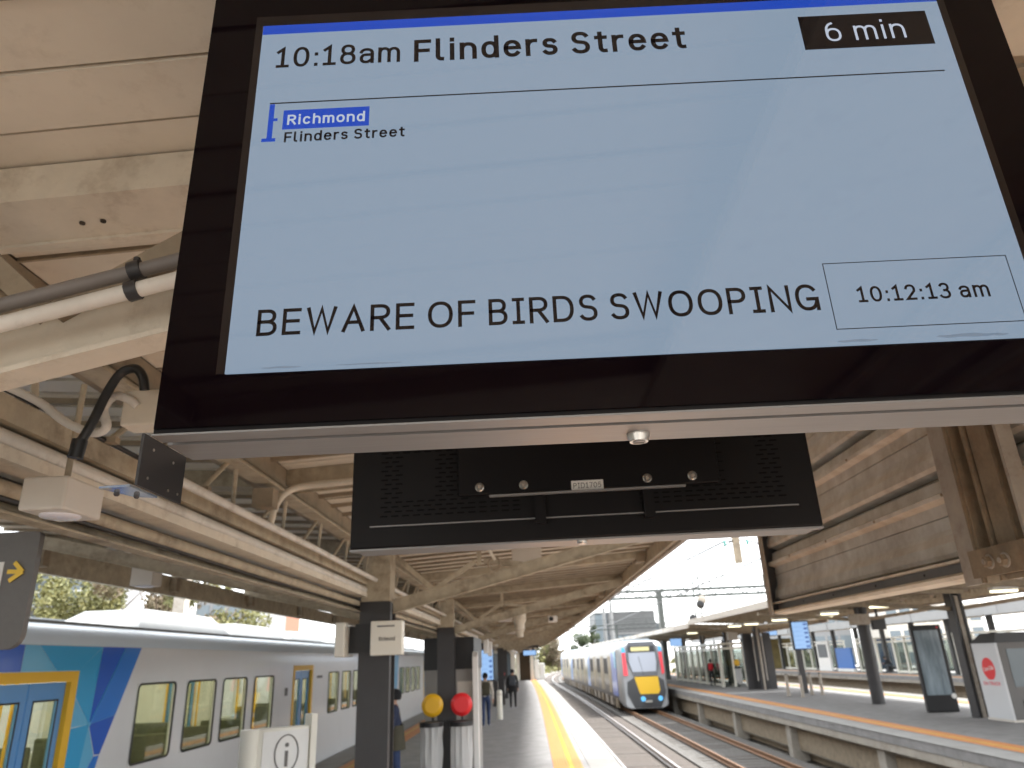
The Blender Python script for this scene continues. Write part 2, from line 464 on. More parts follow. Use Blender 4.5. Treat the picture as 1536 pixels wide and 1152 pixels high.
# ------------------------------------------------------------------ stroke lettering
def arc(cx, cy, rx, ry, a0, a1, n=14):
    out = []
    for i in range(n + 1):
        a = R(a0 + (a1 - a0) * i / n)
        c, s = math.cos(a), math.sin(a)
        pw = 0.88
        out.append((cx + rx * math.copysign(abs(c) ** pw, c), cy + ry * math.copysign(abs(s) ** pw, s)))
    return out
XH = 0.73
def _S(h):
    return arc(.5, .765 * h, .44, .235 * h, 28, 90, 6) + arc(.5, .765 * h, .44, .235 * h, 90, 250, 14)[1:] + arc(.5, .26 * h, .48, .26 * h, 70, -90, 14) + arc(.5, .26 * h, .48, .26 * h, -90, -150, 6)[1:]
GL = {
 'A': (.70, [[(0, 0), (.5, 1), (1, 0)], [(.2, .34), (.8, .34)]]),
 'B': (.60, [[(0, 0), (0, 1), (.5, 1)] + arc(.5, .765, .42, .235, 90, -90)[1:] + [(0, .53)], [(.5, .53)] + arc(.5, .265, .5, .265, 90, -90) + [(0, 0)]]),
 'C': (.70, [arc(.5, .5, .5, .5, 42, 318, 24)]),
 'D': (.68, [[(0, 0), (0, 1), (.42, 1)] + arc(.42, .5, .58, .5, 90, -90)[1:] + [(0, 0)]]),
 'E': (.54, [[(1, 1), (0, 1), (0, 0), (1, 0)], [(0, .52), (.92, .52)]]),
 'F': (.52, [[(1, 1), (0, 1), (0, 0)], [(0, .5), (.9, .5)]]),
 'G': (.74, [arc(.5, .5, .5, .5, 40, 340, 26) + [(1, .43), (.55, .43)], [(1, .43), (1, 0)]]),
 'I': (.34, [[(.5, 0), (.5, 1)], [(0, 1), (1, 1)], [(0, 0), (1, 0)]]),
 'K': (.62, [[(0, 0), (0, 1)], [(1, 1), (.05, .38)], [(.36, .6), (1, 0)]]),
 'N': (.68, [[(0, 0), (0, 1), (1, 0), (1, 1)]]),
 'O': (.80, [arc(.5, .5, .5, .5, 0, 360, 32)]),
 'P': (.58, [[(0, 0), (0, 1), (.5, 1)] + arc(.5, .735, .5, .265, 90, -90)[1:] + [(0, .47)]]),
 'R': (.60, [[(0, 0), (0, 1), (.5, 1)] + arc(.5, .745, .48, .255, 90, -90)[1:] + [(0, .49)], [(.5, .47), (1, 0)]]),
 'S': (.60, [_S(1)]),
 'T': (.62, [[(.5, 0), (.5, 1)], [(0, 1), (1, 1)]]),
 'W': (.98, [[(0, 1), (.25, 0), (.5, 1), (.75, 0), (1, 1)]]),
 '0': (.58, [arc(.5, .5, .5, .5, 0, 360, 30)]),
 '1': (.44, [[(0, .83), (.5, 1), (.5, 0)], [(0, 0), (1, 0)]]),
 '2': (.52, [arc(.5, .72, .5, .28, 165, 0, 14) + [(.96, .58), (0, 0), (1, 0)]]),
 '3': (.54, [arc(.47, .76, .45, .24, 150, -90, 18), arc(.45, .27, .55, .27, 85, -150, 20)]),
 '5': (.52, [[(.95, 1), (.14, 1), (.06, .52)] + arc(.48, .33, .52, .33, 140, -140, 20)]),
 '6': (.56, [arc(.5, .33, .5, .33, 0, 360, 26), [(.0, .36)] + arc(.62, .5, .62, .5, 172, 100, 8)]),
 '7': (.52, [[(0, 1), (1, 1), (.35, 0)]]),
 '8': (.56, [arc(.5, .77, .43, .23, 0, 360, 24), arc(.5, .27, .5, .27, 0, 360, 24)]),
 ':': (.10, [[(.5, .0), (.5, .03)], [(.5, .60), (.5, .63)]]),
 '-': (.34, [[(0, .4), (1, .4)]]),
 'a': (.50, [arc(.48, .50 * 1, .52, .23, 160, 0, 14) + [(1, 0)], [(1, .42), (.45, .42)] + arc(.42, .21, .42, .21, 90, 270, 14)[1:] + [(.6, .0), (1, .16)]]),
 'c': (.52, [arc(.5, XH / 2, .5, XH / 2, 45, 315, 22)]),
 'd': (.54, [arc(.48, XH / 2, .48, XH / 2, 0, 360, 26), [(1, 0), (1, 1.03)]]),
 'e': (.54, [[(.02, .40), (1, .40)] + arc(.5, XH / 2, .5, XH / 2, 8, 318, 26)[1:]]),
 'h': (.52, [[(0, 0), (0, 1.03)], arc(.5, XH - .3, .5, .3, 180, 0, 14) + [(1, 0)]]),
 'i': (.06, [[(.5, 0), (.5, XH)], [(.5, 1.0), (.5, 1.03)]]),
 'l': (.18, [[(0, 1.03), (0, .18)] + arc(.9, .18, .9, .18, 180, 270, 8)[1:]]),
 'm': (.86, [[(0, 0), (0, XH)], arc(.25, XH - .26, .25, .26, 180, 0, 12) + [(.5, 0)], arc(.75, XH - .26, .25, .26, 180, 0, 12) + [(1, 0)]]),
 'n': (.52, [[(0, 0), (0, XH)], arc(.5, XH - .3, .5, .3, 180, 0, 14) + [(1, 0)]]),
 'o': (.56, [arc(.5, XH / 2, .5, XH / 2, 0, 360, 26)]),
 'r': (.30, [[(0, 0), (0, XH)], arc(.9, XH - .34, .9, .34, 180, 84, 10)]),
 's': (.46, [_S(XH)]),
 't': (.34, [[(.42, .95), (.42, .2)] + arc(.85, .2, .43, .2, 180, 280, 8)[1:], [(0, XH), (1, XH)]]),
 ' ': (.30, []),
}
def ribbon(mb, pts, w, fn, lift):
    """flat mitred stroke of width w; fn maps (u, v, lift) to a point"""
    closed = len(pts) > 3 and math.hypot(pts[0][0] - pts[-1][0], pts[0][1] - pts[-1][1]) < 1e-4
    P = [Vector(p) for p in pts]
    if closed: P = P[:-1]
    else:
        Q = [P[0]]
        for p in P[1:]:
            if (p - Q[-1]).length > 1e-5: Q.append(p)
        P = Q
        P[0] = P[0] - (P[1] - P[0]).normalized() * w / 2
        P[-1] = P[-1] + (P[-1] - P[-2]).normalized() * w / 2
    n = len(P); L = []; Rr = []
    for i in range(n):
        if closed: d0 = (P[i] - P[i - 1]).normalized(); d1 = (P[(i + 1) % n] - P[i]).normalized()
        else:
            d0 = (P[i] - P[i - 1]).normalized() if i else (P[1] - P[0]).normalized()
            d1 = (P[i + 1] - P[i]).normalized() if i < n - 1 else d0
        t = d0 + d1
        if t.length < 1e-4: t = d0
        t.normalize()
        nn = Vector((-t.y, t.x))
        k = max(0.42, nn.dot(Vector((-d0.y, d0.x))))
        L.append(P[i] + nn * (w / 2 / k)); Rr.append(P[i] - nn * (w / 2 / k))
    vs = [fn(p.x, p.y, lift) for p in L] + [fn(p.x, p.y, lift) for p in Rr]
    fs = [(i, (i + 1) % n, (i + 1) % n + n, i + n) for i in range(n if closed else n - 1)]
    mb.add(vs, fs)
def lettering(s, fn, x0, z0, cap, weight, width=None, track=0.20, step=0.00004):
    """fn(u, v, lift) -> point. Fits the run to `width` when given."""
    w = weight
    runs = []; x = 0.0
    for ch in s:
        gw, st = GL[ch]
        gw = gw * 0.98
        if ch != ' ':
            runs.append((x, gw, st))
            x += gw + w + track
        else:
            x += .36
    total = x - track
    kx = (width / total) if width else cap
    mb = MB(); li = 0.0
    for (gx, gw, st) in runs:
        for pl in st:
            pts = [(x0 + (gx + w / 2 + u * gw) * kx, z0 + (w / 2 + v * (1 - w)) * cap) for (u, v) in pl]
            ribbon(mb, pts, w * (kx + cap) / 2, fn, li)
            li = (li + step) % (step * 12)
    return mb

# ------------------------------------------------------------------ the setting: ground, tracks, platforms
org(0, 0, 0)
struct(MB().box(-900, 900, -300, 1800, -1.75, -1.70).build('ground', 'ground'))

def platform_body(name, x0, x1, y0, y1, m_top='asphalt'):
    ys = yrange(y0, y1, 4)
    return struct(MB().sweep([(x0, -0.22), (x1, -0.22), (x1, -0.004), (x0, -0.004)], ys, sh).build(name, m_top))
def tactile(parent, xe, sgn, y0, y1):
    """edge strips counted inwards from the platform edge xe"""
    ys = yrange(y0, y1, 2.5)
    def strip(nm, a, b, z, m, ribs):
        x0, x1 = sorted((xe - sgn * a, xe - sgn * b))
        pr = [(x0, -0.003)]
        for i in range(ribs):
            xa = x0 + (x1 - x0) * (i + 0.0) / ribs; d = (x1 - x0) / ribs
            pr += [(xa + d * .05, z), (xa + d * .55, z), (xa + d * .62, z - .005), (xa + d * .95, z - .005)]
        pr += [(x1, -0.003)]
        MB().sweep(pr, ys, sh, closed=True).build(nm, m, parent)
    strip('edge_strip', -0.02, 0.63, 0.006, 'edge', 13)
    strip('tactile_strip', 0.76, 0.95, 0.006, 'orange', 4)
    strip('yellow_line', 0.952, 1.05, 0.008, 'yellow', 3)
    strip('tactile_strip', 1.052, 1.38, 0.006, 'orange', 6)

p1 = platform_body('platform', -5.27, 1.75, -9, 90)
tactile(p1, 1.75, 1, -9, 90)
tactile(p1, -5.27, -1, -9, 90)
p2 = platform_body('platform', 9.08, 17.3, -4, 130)
tactile(p2, 9.08, -1, 2, 110)
tactile(p2, 17.3, 1, 2, 110)
p3 = platform_body('platform', 26.5, 33.0, 20, 130)
tactile(p3, 26.5, -1, 20, 130)
p4 = platform_body('platform', 36.5, 40, 20, 150)

def platform_wall(parent, xe, sgn, y0, y1, post_ys):
    ys = yrange(y0, y1, 3)
    # thick cream coping and recessed face below it
    x0, x1 = sorted((xe - sgn * 0.02, xe - sgn * 0.5))
    for i in range(int((y1 - y0) / 3.75)):
        a = y0 + i * 3.75; b = a + 3.735
        MB().sweep([(x0, -0.42), (x1, -0.42), (x1, -0.20), (x0, -0.20)], yrange(a, b, 2), sh).build('coping_slab', 'concrete', parent)
    x0, x1 = sorted((xe - sgn * 0.75, xe - sgn * 0.9))
    MB().sweep([(x0, -1.6), (x1, -1.6), (x1, -0.24), (x0, -0.24)], ys, sh).build('recess_wall', 'tan_dark', parent)
    for i, py in enumerate(post_ys):
        s = sh(py); a, b = sorted((xe - sgn * .12, xe - sgn * .7))
        MB().box(a + s, b + s, py - .22, py + .22, -1.6, -.42).build('support_post', 'concrete', parent)
        if i + 1 < len(post_ys):
            q = post_ys[i + 1]
            xa = xe - sgn * .45
            fr = MB()
            fr.bar((xa + s, py, -.55), (xa + sh(q), q, -.55), .05, .06); fr.bar((xa + s, py, -1.25), (xa + sh(q), q, -1.25), .05, .06)
            fr.build('screen_rail', 'hanger', parent)
            for k in (.33, .66, .78):
                yy = py + (q - py) * k
                MB().box(xa + sh(yy) - .025, xa + sh(yy) + .025, yy - .03, yy + .03, -1.25, -.55).build('screen_bar', 'hanger', parent)
            MB().sweep([(xa + sgn * .06 - .006, -1.22), (xa + sgn * .06 + .006, -1.22), (xa + sgn * .06 + .006, -.58), (xa + sgn * .06 - .006, -.58)], yrange(py, q, 3), sh).build('mesh_panel', 'tan_dark', parent)
platform_wall(p2, 9.08, -1, 10, 110, [14.2 + 7.5 * i for i in range(12)])
platform_wall(p1, 1.75, 1, -6, 90, [])
platform_wall(p1, -5.27, -1, -6, 90, [])
platform_wall(p2, 17.3, 1, 10, 110, [])
platform_wall(p3, 26.5, -1, 20, 130, [])

def track(xc, y0, y1, m_left, m_right, ball, nslp):
    ys = yrange(y0, y1, 3)
    bed = struct(MB().sweep([(xc - 2.1, -1.72), (xc - 1.75, -1.30), (xc + 1.75, -1.30), (xc + 2.1, -1.72)], ys, sh).build('track_bed', ball))
    def rail(x, m):
        pr = [(-.07, 0), (.07, 0), (.07, .02), (.012, .035), (.012, .12), (.036, .13), (.036, .16), (-.036, .16), (-.036, .13), (-.012, .12), (-.012, .035), (-.07, .02)]
        MB().sweep([(x + a, -1.26 + b) for a, b in pr], yrange(y0, y1, 1.5), sh).build('rail', m, bed)
    rail(xc - .8, m_left); rail(xc + .8, m_right)
    sl = MB()
    for i in range(nslp):
        y = 12 + i * .68; s = sh(y)
        sl.box(xc - 1.3 + s, xc + 1.3 + s, y - .12, y + .12, -1.34, -1.297 + random.uniform(-.006, .008))
    o = sl.build('sleepers', 'sleeper', bed); o['kind'] = 'stuff'
    return bed
track(3.55, -4, 330, 'rail', 'rail', 'ballast', 190)
track(6.95, -4, 330, 'rail_rust', 'rail_rust', 'ballast2', 190)
track(-6.85, -4, 150, 'rail', 'rail', 'ballast', 20)
track(19.6, 0, 200, 'rail_rust', 'rail_rust', 'ballast', 120)
track(23.9, 0, 200, 'rail_rust', 'rail_rust', 'ballast', 120)

# ------------------------------------------------------------------ canopy over the near platform
def dzr(x): return 3.46 + 0.06 * (x + 1.75)
def dzl(x): return 3.46 + 0.06 * (-1.75 - x)
XCOL = -1.61
can = thing('platform_canopy', 'cream butterfly canopy with ribbed board ceiling over the near platform', 'canopy', (XCOL, 8, 0))
YB0, YB1, YEND = -1.2, 9.2, 88.0
rafter_ys = [1.72 + 3.3 * k for k in range(-2, 27)]
arm_ys = [1.4 + 6.6 * k for k in range(-1, 14)]
def slab(mb, xa, xb, y0, y1, f, t0, t1, s=0.0):
    """sheet between xa and xb following the ceiling f, from f+t0 up to f+t1"""
    vs = []
    for y in (y0, y1):
        for (x, t) in ((xa, t0), (xb, t0), (xb, t1), (xa, t1)):
            vs.append((x + s, y, f(x) + t))
    return mb.add(vs, [(0, 1, 2, 3), (7, 6, 5, 4), (0, 4, 5, 1), (1, 5, 6, 2), (2, 6, 7, 3), (3, 7, 4, 0)])
y = YB0; i = 0
while y < YB1:
    w = 0.193
    lift = 0.0 if i % 2 else 0.004
    slab(MB(), -1.66, 1.86, y, y + w - (0.026 if i % 5 == 1 else 0.011), dzr, lift, 0.02).build('ceiling_board', 'board', can)
    if i % 5 == 1:
        slab(MB(), -1.66, 1.86, y + w - .018, y + w - .008, dzr, -0.006, 0.012).build('joint_strip', 'tan', can)
    y += w; i += 1
org(XCOL, 8, 0)
far = MB()
for a, b, f in ((-1.66, 1.86, dzr), (-5.62, -1.84, dzl)):
    y = YB1 if f is dzr else -3.0
    while y < YEND:
        slab(far, a, b, y, y + .152, f, 0, .02, sh(y)); y += .193
far.build('ceiling_ribs', 'board', can, kind='stuff')
seam = MB()
for a, b, f in ((-1.66, 1.86, dzr), (-5.62, -1.84, dzl)):
    y = 3.43
    while y < 60:
        slab(seam, a, b, y - .012, y + .012, f, -.03, .001, sh(y)); y += .386
seam.build('ceiling_seams', 'tan_dark', can, kind='stuff')
rear = MB()
y = -9.0
while y < YB0 - .19:
    slab(rear, -1.66, 1.86, y, y + .185, dzr, 0, .02); y += .193
rear.build('ceiling_ribs', 'board', can, kind='stuff')
bk = MB()
for k in range(25):
    y0 = -9 + k * 4; s = sh(y0 + 2)
    slab(bk, -5.68, -1.70, y0, y0 + 4.0, dzl, .058 + .002 * (k % 2), .08 + .002 * (k % 2), s)
    slab(bk, -1.70, 1.92, y0, y0 + 4.0, dzr, .058 + .002 * (k % 2), .08 + .002 * (k % 2), s)
bk.build('roof_sheet', 'tan_dark', can)
for y in rafter_ys:
    s = sh(y)
    for (a, b, f) in ((-1.66, 1.86, dzr), (-5.60, -1.84, dzl)):
        if f is dzl and y > 60: continue
        r = MB()
        slab(r, a, b, y - .10, y + .095, f, -.115, -.108, s)       # bottom flange
        slab(r, a, b, y - .10, y - .092, f, -.108, -.002, s)       # near web
        slab(r, a, b, y + .087, y + .095, f, -.108, -.002, s)
        slab(r, a, b, y + .095, y + .125, f, -.125, -.115, s)      # lip
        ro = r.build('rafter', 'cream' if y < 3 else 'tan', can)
        if f is dzr and y < 40:
            MB().box(1.70 + s, 1.84 + s, y - .13, y + .15, 3.50, 3.62).build('bracket', 'tan_dark', ro)
for y in rafter_ys[2:16]:
    MB().box(-5.62, -5.52, y - .06, y + .06, 3.36, 3.56).build('bracket', 'tan_dark', can)
# black bolt holes in the nearest rafter
for hx in (-1.235, -1.175):
    MB().lathe([(.008, -.004), (.008, .001)], (hx, 1.74, dzr(hx) - .117), 'Z', 10).build('bolt_hole', 'gap', can)
# fascias
for k in range(28):
    y0 = -4 + 3.3 * k
    s = sh(y0)
    for nm, x0, x1, z0, z1 in (('fascia', 1.87, 1.93, 3.48, 3.77), ('fascia', -5.70, -5.63, 3.31, 3.60)):
        MB().box(x0 + s, x1 + s, y0, y0 + 3.29, z0, z1).build(nm, 'tan' if x0 > 0 else 'tan', can)
gl = MB().sweep([(1.935, 3.45), (2.0, 3.45), (2.0, 3.80), (1.935, 3.80)], yrange(-4, 88, 3.3), sh).build('gutter', 'hanger', can)
# cantilever arms with raking struts
def arm_tree(y, near=False):
    s = sh(y)
    a = MB()
    def zb(x): return 2.66 + .235 * (x + 1.45) if x > -1.6 else 2.66 + .235 * (-1.77 - x)
    for (xa, xb) in ((-1.45, 1.86), (-1.77, -5.60)):
        if xa < -1.6 and y > 50: continue
        for (w, t0, t1) in ((.075, 0, .012), (.012, .012, .13), (.075, .13, .142)):
            vs = []
            for x in (xa, xb):
                for (dy, t) in ((-w / 2, t0), (w / 2, t0), (w / 2, t1), (-w / 2, t1)):
                    z = zb(x) + t
                    vs.append((x + s, y + dy, min(z, (dzr(x) if x > -1.6 else dzl(x)) - .13 + t)))
            a.add(vs, [(0, 1, 2, 3), (7, 6, 5, 4), (0, 4, 5, 1), (1, 5, 6, 2), (2, 6, 7, 3), (3, 7, 4, 0)])
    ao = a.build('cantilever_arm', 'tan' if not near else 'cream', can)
    for (xa, za, xb, zc) in ((-1.0, zb(-1.0) + .13, -.56, 3.17), (-1.02, zb(-1.02) + .13, -1.42, 3.25), (-.47, 3.17, -.05, zb(-.05) + .13), (-.52, 3.12, -.52, dzr(-.5) - .12)):
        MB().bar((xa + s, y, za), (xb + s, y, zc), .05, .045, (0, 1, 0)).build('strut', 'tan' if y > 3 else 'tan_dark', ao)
    return ao
for y in arm_ys:
    arm_tree(y, abs(y - 1.4) < .1)
gz = MB().box(-1.62, -1.185, 1.30, 1.315, 2.66, 2.80).box(-1.62, -1.185, 1.30, 1.50, 2.645, 2.658).box(-1.20, -1.185, 1.316, 1.50, 2.66, 2.80).build('arm_gusset', 'tan', can)
# columns
for y in [8.0, 14.6] + arm_ys[7:]:
    s = sh(y)
    x = XCOL + s
    co = MB().box(x - .16, x + .16, y - .16, y - .145, 0, 2.78).box(x - .16, x + .16, y + .145, y + .16, 0, 2.78).box(x - .02, x + .02, y - .145, y + .145, 0, 2.78).box(x - .135, x - .02, y - .10, y + .10, 0, 2.78).box(x + .02, x + .135, y - .10, y + .10, 0, 2.78).build('column', 'dark', can)
    MB().box(x - .15, x + .15, y - .15, y + .15, 2.783, 3.30).build('column_head', 'tan', co)
# lattice girder over the columns
lg = MB().sweep([(-1.70, 3.25), (-1.58, 3.25), (-1.58, 3.262), (-1.66, 3.262), (-1.66, 3.335), (-1.70, 3.335)], yrange(-3, 88, 3.3), sh).build('girder_chord', 'tan', can)
MB().sweep([(-1.79, 2.955), (-1.70, 2.955), (-1.70, 3.04), (-1.79, 3.04)], yrange(-3, 88, 3.3), sh).build('girder_chord', 'tan', can)
def web(mb, y, s):
    mb.tube([(-1.735 + s, y - .24, 3.04), (-1.66 + s, y - .03, 3.285), (-1.66 + s, y + .01, 3.30), (-1.66 + s, y + .05, 3.285), (-1.735 + s, y + .24, 3.04)], .014, 7)
farw = MB()
for k in range(-4, 90):
    y = 3.98 + .91 * k
    if -1 < y < 22:
        m_ = MB(); web(m_, y, 0); m_.build('girder_web', 'tan', can, smooth=True)
    elif y < 86: web(farw, y, sh(y))
farw.build('girder_webs', 'tan', can, kind='stuff')
# ties crossing beneath the girder
for k in range(24):
    y = 1.9 + .91 * k
    MB().box(-2.45, -1.66, y - .02, y + .02, 3.045, 3.07).build('cross_tie', 'tan_dark', can)
# upstand wall of the valley gutter behind the girder
MB().sweep([(-1.86, 3.33), (-1.66, 3.33), (-1.66, 3.46), (-1.86, 3.46)], yrange(-4, 88, 4), sh).build('valley_gutter', 'tan_dark', can)
# left wing inner purlin
MB().sweep([(-3.55, 3.30), (-3.42, 3.30), (-3.42, 3.42), (-3.55, 3.42)], yrange(-3, 70, 4), sh).build('purlin', 'tan', can)

# services along the column line: each pipe or tray is a thing of its own
org(0, 0, 0)
def run_pipe(name, label, cat, x, z, r, m, y0=1.0, y1=86, wob=0.0, group=None):
    org(x, 8, z)
    pts = []
    rnd = random.Random(int(abs(x * 1000) + z * 100))
    for y in yrange(y0, y1, 1.3):
        pts.append((x + sh(y) + rnd.uniform(-wob, wob), y, z + rnd.uniform(-wob, wob)))
    o = MB().tube(pts, r, 12).build(name, m, None, smooth=True)
    tag(o, label, cat, group)
    return o
pw = run_pipe('conduit', 'white conduit running highest along the lattice girder', 'conduit', -1.615, 3.0, .022, 'pipe', 3.0, 60, .006)
run_pipe('conduit', 'thick pale pipe slung just under the girder bottom chord', 'conduit', -1.735, 2.905, .036, 'pipe')
run_pipe('conduit', 'thin dark conduit squeezed between tray and thick pipe', 'conduit', -1.80, 2.868, .014, 'pipe_grey')
run_pipe('conduit', 'tan conduit below the cable tray', 'conduit', -1.80, 2.772, .030, 'tan')
run_pipe('conduit', 'thin tan conduit beside the lowest steel angle', 'conduit', -1.86, 2.73, .018, 'tan')
for (x, z, r_, lab) in ((-1.765, 2.943, .013, 'black cable run added as shadow gap under the girder chord'), (-1.835, 2.80, .022, 'black cable run added as shadow gap just below the cable tray'), (-1.80, 2.742, .012, 'thin black run added as shadow gap between the tan conduits'), (-1.76, 2.885, .010, 'thin black run added as shadow gap against the thick pale pipe'), (-1.70, 3.055, .010, 'black run added as shadow gap on the girder chord')):
    run_pipe('cable', lab, 'cable', x, z, r_, 'black_cable', 1.0, 60, .008)  # black runs added between the pipes to stand in for dark shadow gaps
org(-1.79, 8, 2.83)
o = thing('cable_tray', 'cream steel cable tray with open top under the canopy girder', 'cable tray', (-1.79, 8, 2.83))
MB().sweep([(-1.86, 2.832), (-1.70, 2.832), (-1.70, 2.878), (-1.706, 2.878), (-1.706, 2.838), (-1.854, 2.838), (-1.854, 2.878), (-1.86, 2.878)], yrange(2.2, 86, 3.3), sh).build('tray', 'cream', o)
for k in range(12):
    y = 2.6 + 1.65 * k
    MB().box(-1.875, -1.868, y - .015, y + .015, 2.70, 2.95).build('hanger_strap', 'tan_dark', o)
org(-1.79, 8, 2.68)
o = MB().sweep([(-1.83, 2.682), (-1.76, 2.682), (-1.76, 2.690), (-1.822, 2.690), (-1.822, 2.712), (-1.83, 2.712)], yrange(1.2, 86, 3.3), sh).build('lower_angle', 'tan', None)
tag(o, 'thin tan steel angle running lowest along the column line', 'beam')

# pipes clipped along the nearest arm
org(-1.0, 1.34, 2.85)
o = thing('conduit', 'dark grey conduit clipped to the nearest cantilever arm', 'conduit', (-1.0, 1.33, 2.86))
MB().tube([(-1.55, 1.30, 2.752), (-1.10, 1.30, 2.862), (-.95, 1.30, 2.899), (-.75, 1.30, 2.948), (-.2, 1.30, 3.08)], .0155, 12).build('pipe', 'pipe_grey', o, smooth=True)
cl = MB().tube([(-.80, 1.30, 2.937), (-.775, 1.30, 2.943)], .021, 12).build('pipe_clip', 'dark', o, smooth=True)
MB().lathe([(.007, 0), (.007, .012)], (-.787, 1.295, 2.955), 'Z', 8).build('screw', 'dark', cl)
o = thing('conduit', 'white conduit clipped below the dark one on the nearest arm', 'conduit', (-1.0, 1.32, 2.81))
MB().tube([(-1.55, 1.295, 2.705), (-1.10, 1.295, 2.812), (-.95, 1.295, 2.849), (-.75, 1.295, 2.898), (-.2, 1.295, 3.03)], .0165, 12).build('pipe', 'pipe', o, smooth=True)
MB().tube([(-.795, 1.295, 2.887), (-.772, 1.295, 2.893)], .0215, 12).build('pipe_clip', 'dark', o, smooth=True)

# junction box with looping flexible conduits
o = thing('junction_box', 'cream junction box behind the display with looping flexible conduit', 'junction box', (-1.08, 1.92, 2.80))
MB().cbox(-1.115, -.98, 1.88, 1.96, 2.80, 2.905, .006).build('enclosure', 'cream', o)
def curve3(pts, n=6):
    out = []
    P = [Vector(p) for p in pts]
    for i in range(len(P) - 1):
        p0 = P[max(i - 1, 0)]; p1 = P[i]; p2 = P[i + 1]; p3 = P[min(i + 2, len(P) - 1)]
        for k in range(n):
            t = k / n
            out.append(0.5 * ((2 * p1) + (-p0 + p2) * t + (2 * p0 - 5 * p1 + 4 * p2 - p3) * t * t + (-p0 + 3 * p1 - 3 * p2 + p3) * t ** 3))
    out.append(P[-1])
    return out
MB().tube(curve3([(-1.50, 1.9, 2.955), (-1.37, 1.9, 2.89), (-1.28, 1.9, 2.825), (-1.20, 1.9, 2.79), (-1.155, 1.89, 2.80), (-1.165, 1.88, 2.85), (-1.135, 1.87, 2.885), (-1.09, 1.87, 2.872), (-1.07, 1.88, 2.855)]), .0125, 10).build('flexible_conduit', 'pipe', o, smooth=True)
MB().tube(curve3([(-1.19, 1.84, 2.74), (-1.165, 1.84, 2.80), (-1.14, 1.84, 2.88), (-1.11, 1.84, 2.94), (-1.07, 1.84, 2.952), (-1.045, 1.84, 2.925), (-1.04, 1.85, 2.89)]), .013, 10).build('cable_loop', 'black_cable', o, smooth=True)
MB().tube([(-1.195, 1.84, 2.70), (-1.19, 1.84, 2.75)], .02, 10).build('cable_gland', 'black_cable', o, smooth=True)
# pale conduit rising along the rafter behind the display
o = thing('conduit', 'cream bent conduit turning off the girder along a rafter', 'conduit', (-1.5, 4.6, 3.15))
MB().tube(curve3([(-1.62, 4.55, 3.0), (-1.61, 4.6, 3.14), (-1.58, 4.7, 3.25), (-1.48, 4.75, 3.30), (-1.2, 4.72, 3.31), (-.6, 4.72, 3.35), (.4, 4.72, 3.41)]), .022, 10).build('pipe', 'cream', o, smooth=True)
MB().box(-1.70, -1.57, 4.42, 4.52, 3.10, 3.22).build('bracket', 'tan_dark', o)

# box lamps hung under the canopy
def box_lamp(x, y, z, w, d, h, label, group):
    o = thing('box_lamp', label, 'lamp', (x, y, z + h), group)
    MB().cbox(x - w / 2, x + w / 2, y - d / 2, y + d / 2, z, z + h, .008).build('housing', 'lightbox', o)
    MB().lathe([(w * .42, 0.0), (w * .42, -.003), (w * .38, -.007), (w * .2, -.009)], (x, y, z), 'Z', 24).build('lens', 'lens', o, smooth=True)
    MB().tube([(x, y, z + h), (x, y, z + h + .35)], .010, 8).build('stem', 'tan', o)
    return o
bx = box_lamp(-1.508, 2.30, 2.645, .145, .21, .107, 'cream box lamp with round lens nearest the grey arrow sign', 'box lamps')
box_lamp(-4.55, 8.75, 3.14, .26, .24, .24, 'cream box lamp hung beside the left fascia above the train', 'box lamps')
for (x, y, z, lab) in ((0.0, 9.1, 3.22, 'pale box lamp just below the rear of the second display'),
                       (-.64, 19.7, 3.10, 'pale box lamp over the middle of the platform'),
                       (-.68, 27.9, 3.05, 'small pale box lamp furthest along the platform ceiling')):
    box_lamp(x, y, z, .36, .40, .20, lab, 'box lamps')
# tubular horn speakers
for (x, y, lab) in ((-.25, 19.0, 'cream drum speaker nearer along the platform ceiling'), (-.35, 25.5, 'cream drum speaker further along the platform ceiling')):
    o = thing('drum_speaker', lab, 'speaker', (x, y, 3.4), 'drum speakers')
    MB().lathe([(.16, 3.28), (.16, 3.05), (.12, 3.0), (.12, 2.86)], (x, y, 0), 'Z', 20).build('drum', 'cream', o, smooth=True)
    MB().tube([(x, y, 3.28), (x, y, 3.52)], .02, 8).build('stem', 'tan', o)
# camera on a drop pole
o = thing('security_camera', 'small white and black camera on a drop pole under the canopy edge', 'camera', (.62, 20.4, 3.5))
MB().tube([(.62, 20.4, 3.6), (.62, 20.4, 3.22)], .018, 8).build('pole', 'tan_dark', o)
MB().cbox(.50, .74, 20.30, 20.52, 3.06, 3.22, .02).build('body', 'white', o)
MB().lathe([(.06, 0), (.06, -.05)], (.58, 20.30, 3.14), 'Y', 14).build('lens', 'black', o)
# ring hanger and rods seen below the second display
o = thing('pipe_hanger', 'round steel pipe hanger on a rod beneath the canopy rafters', 'hanger', (-.33, 7.4, 3.1))
MB().tube([(-.33 + .06 * math.cos(a * .4), 7.4, 3.06 + .06 * math.sin(a * .4)) for a in range(17)], .012, 6).build('ring', 'tan_dark', o)
MB().bar((-.32, 7.4, 3.10), (-.50, 7.4, 3.42), .03, .03).build('rod', 'cream', o)

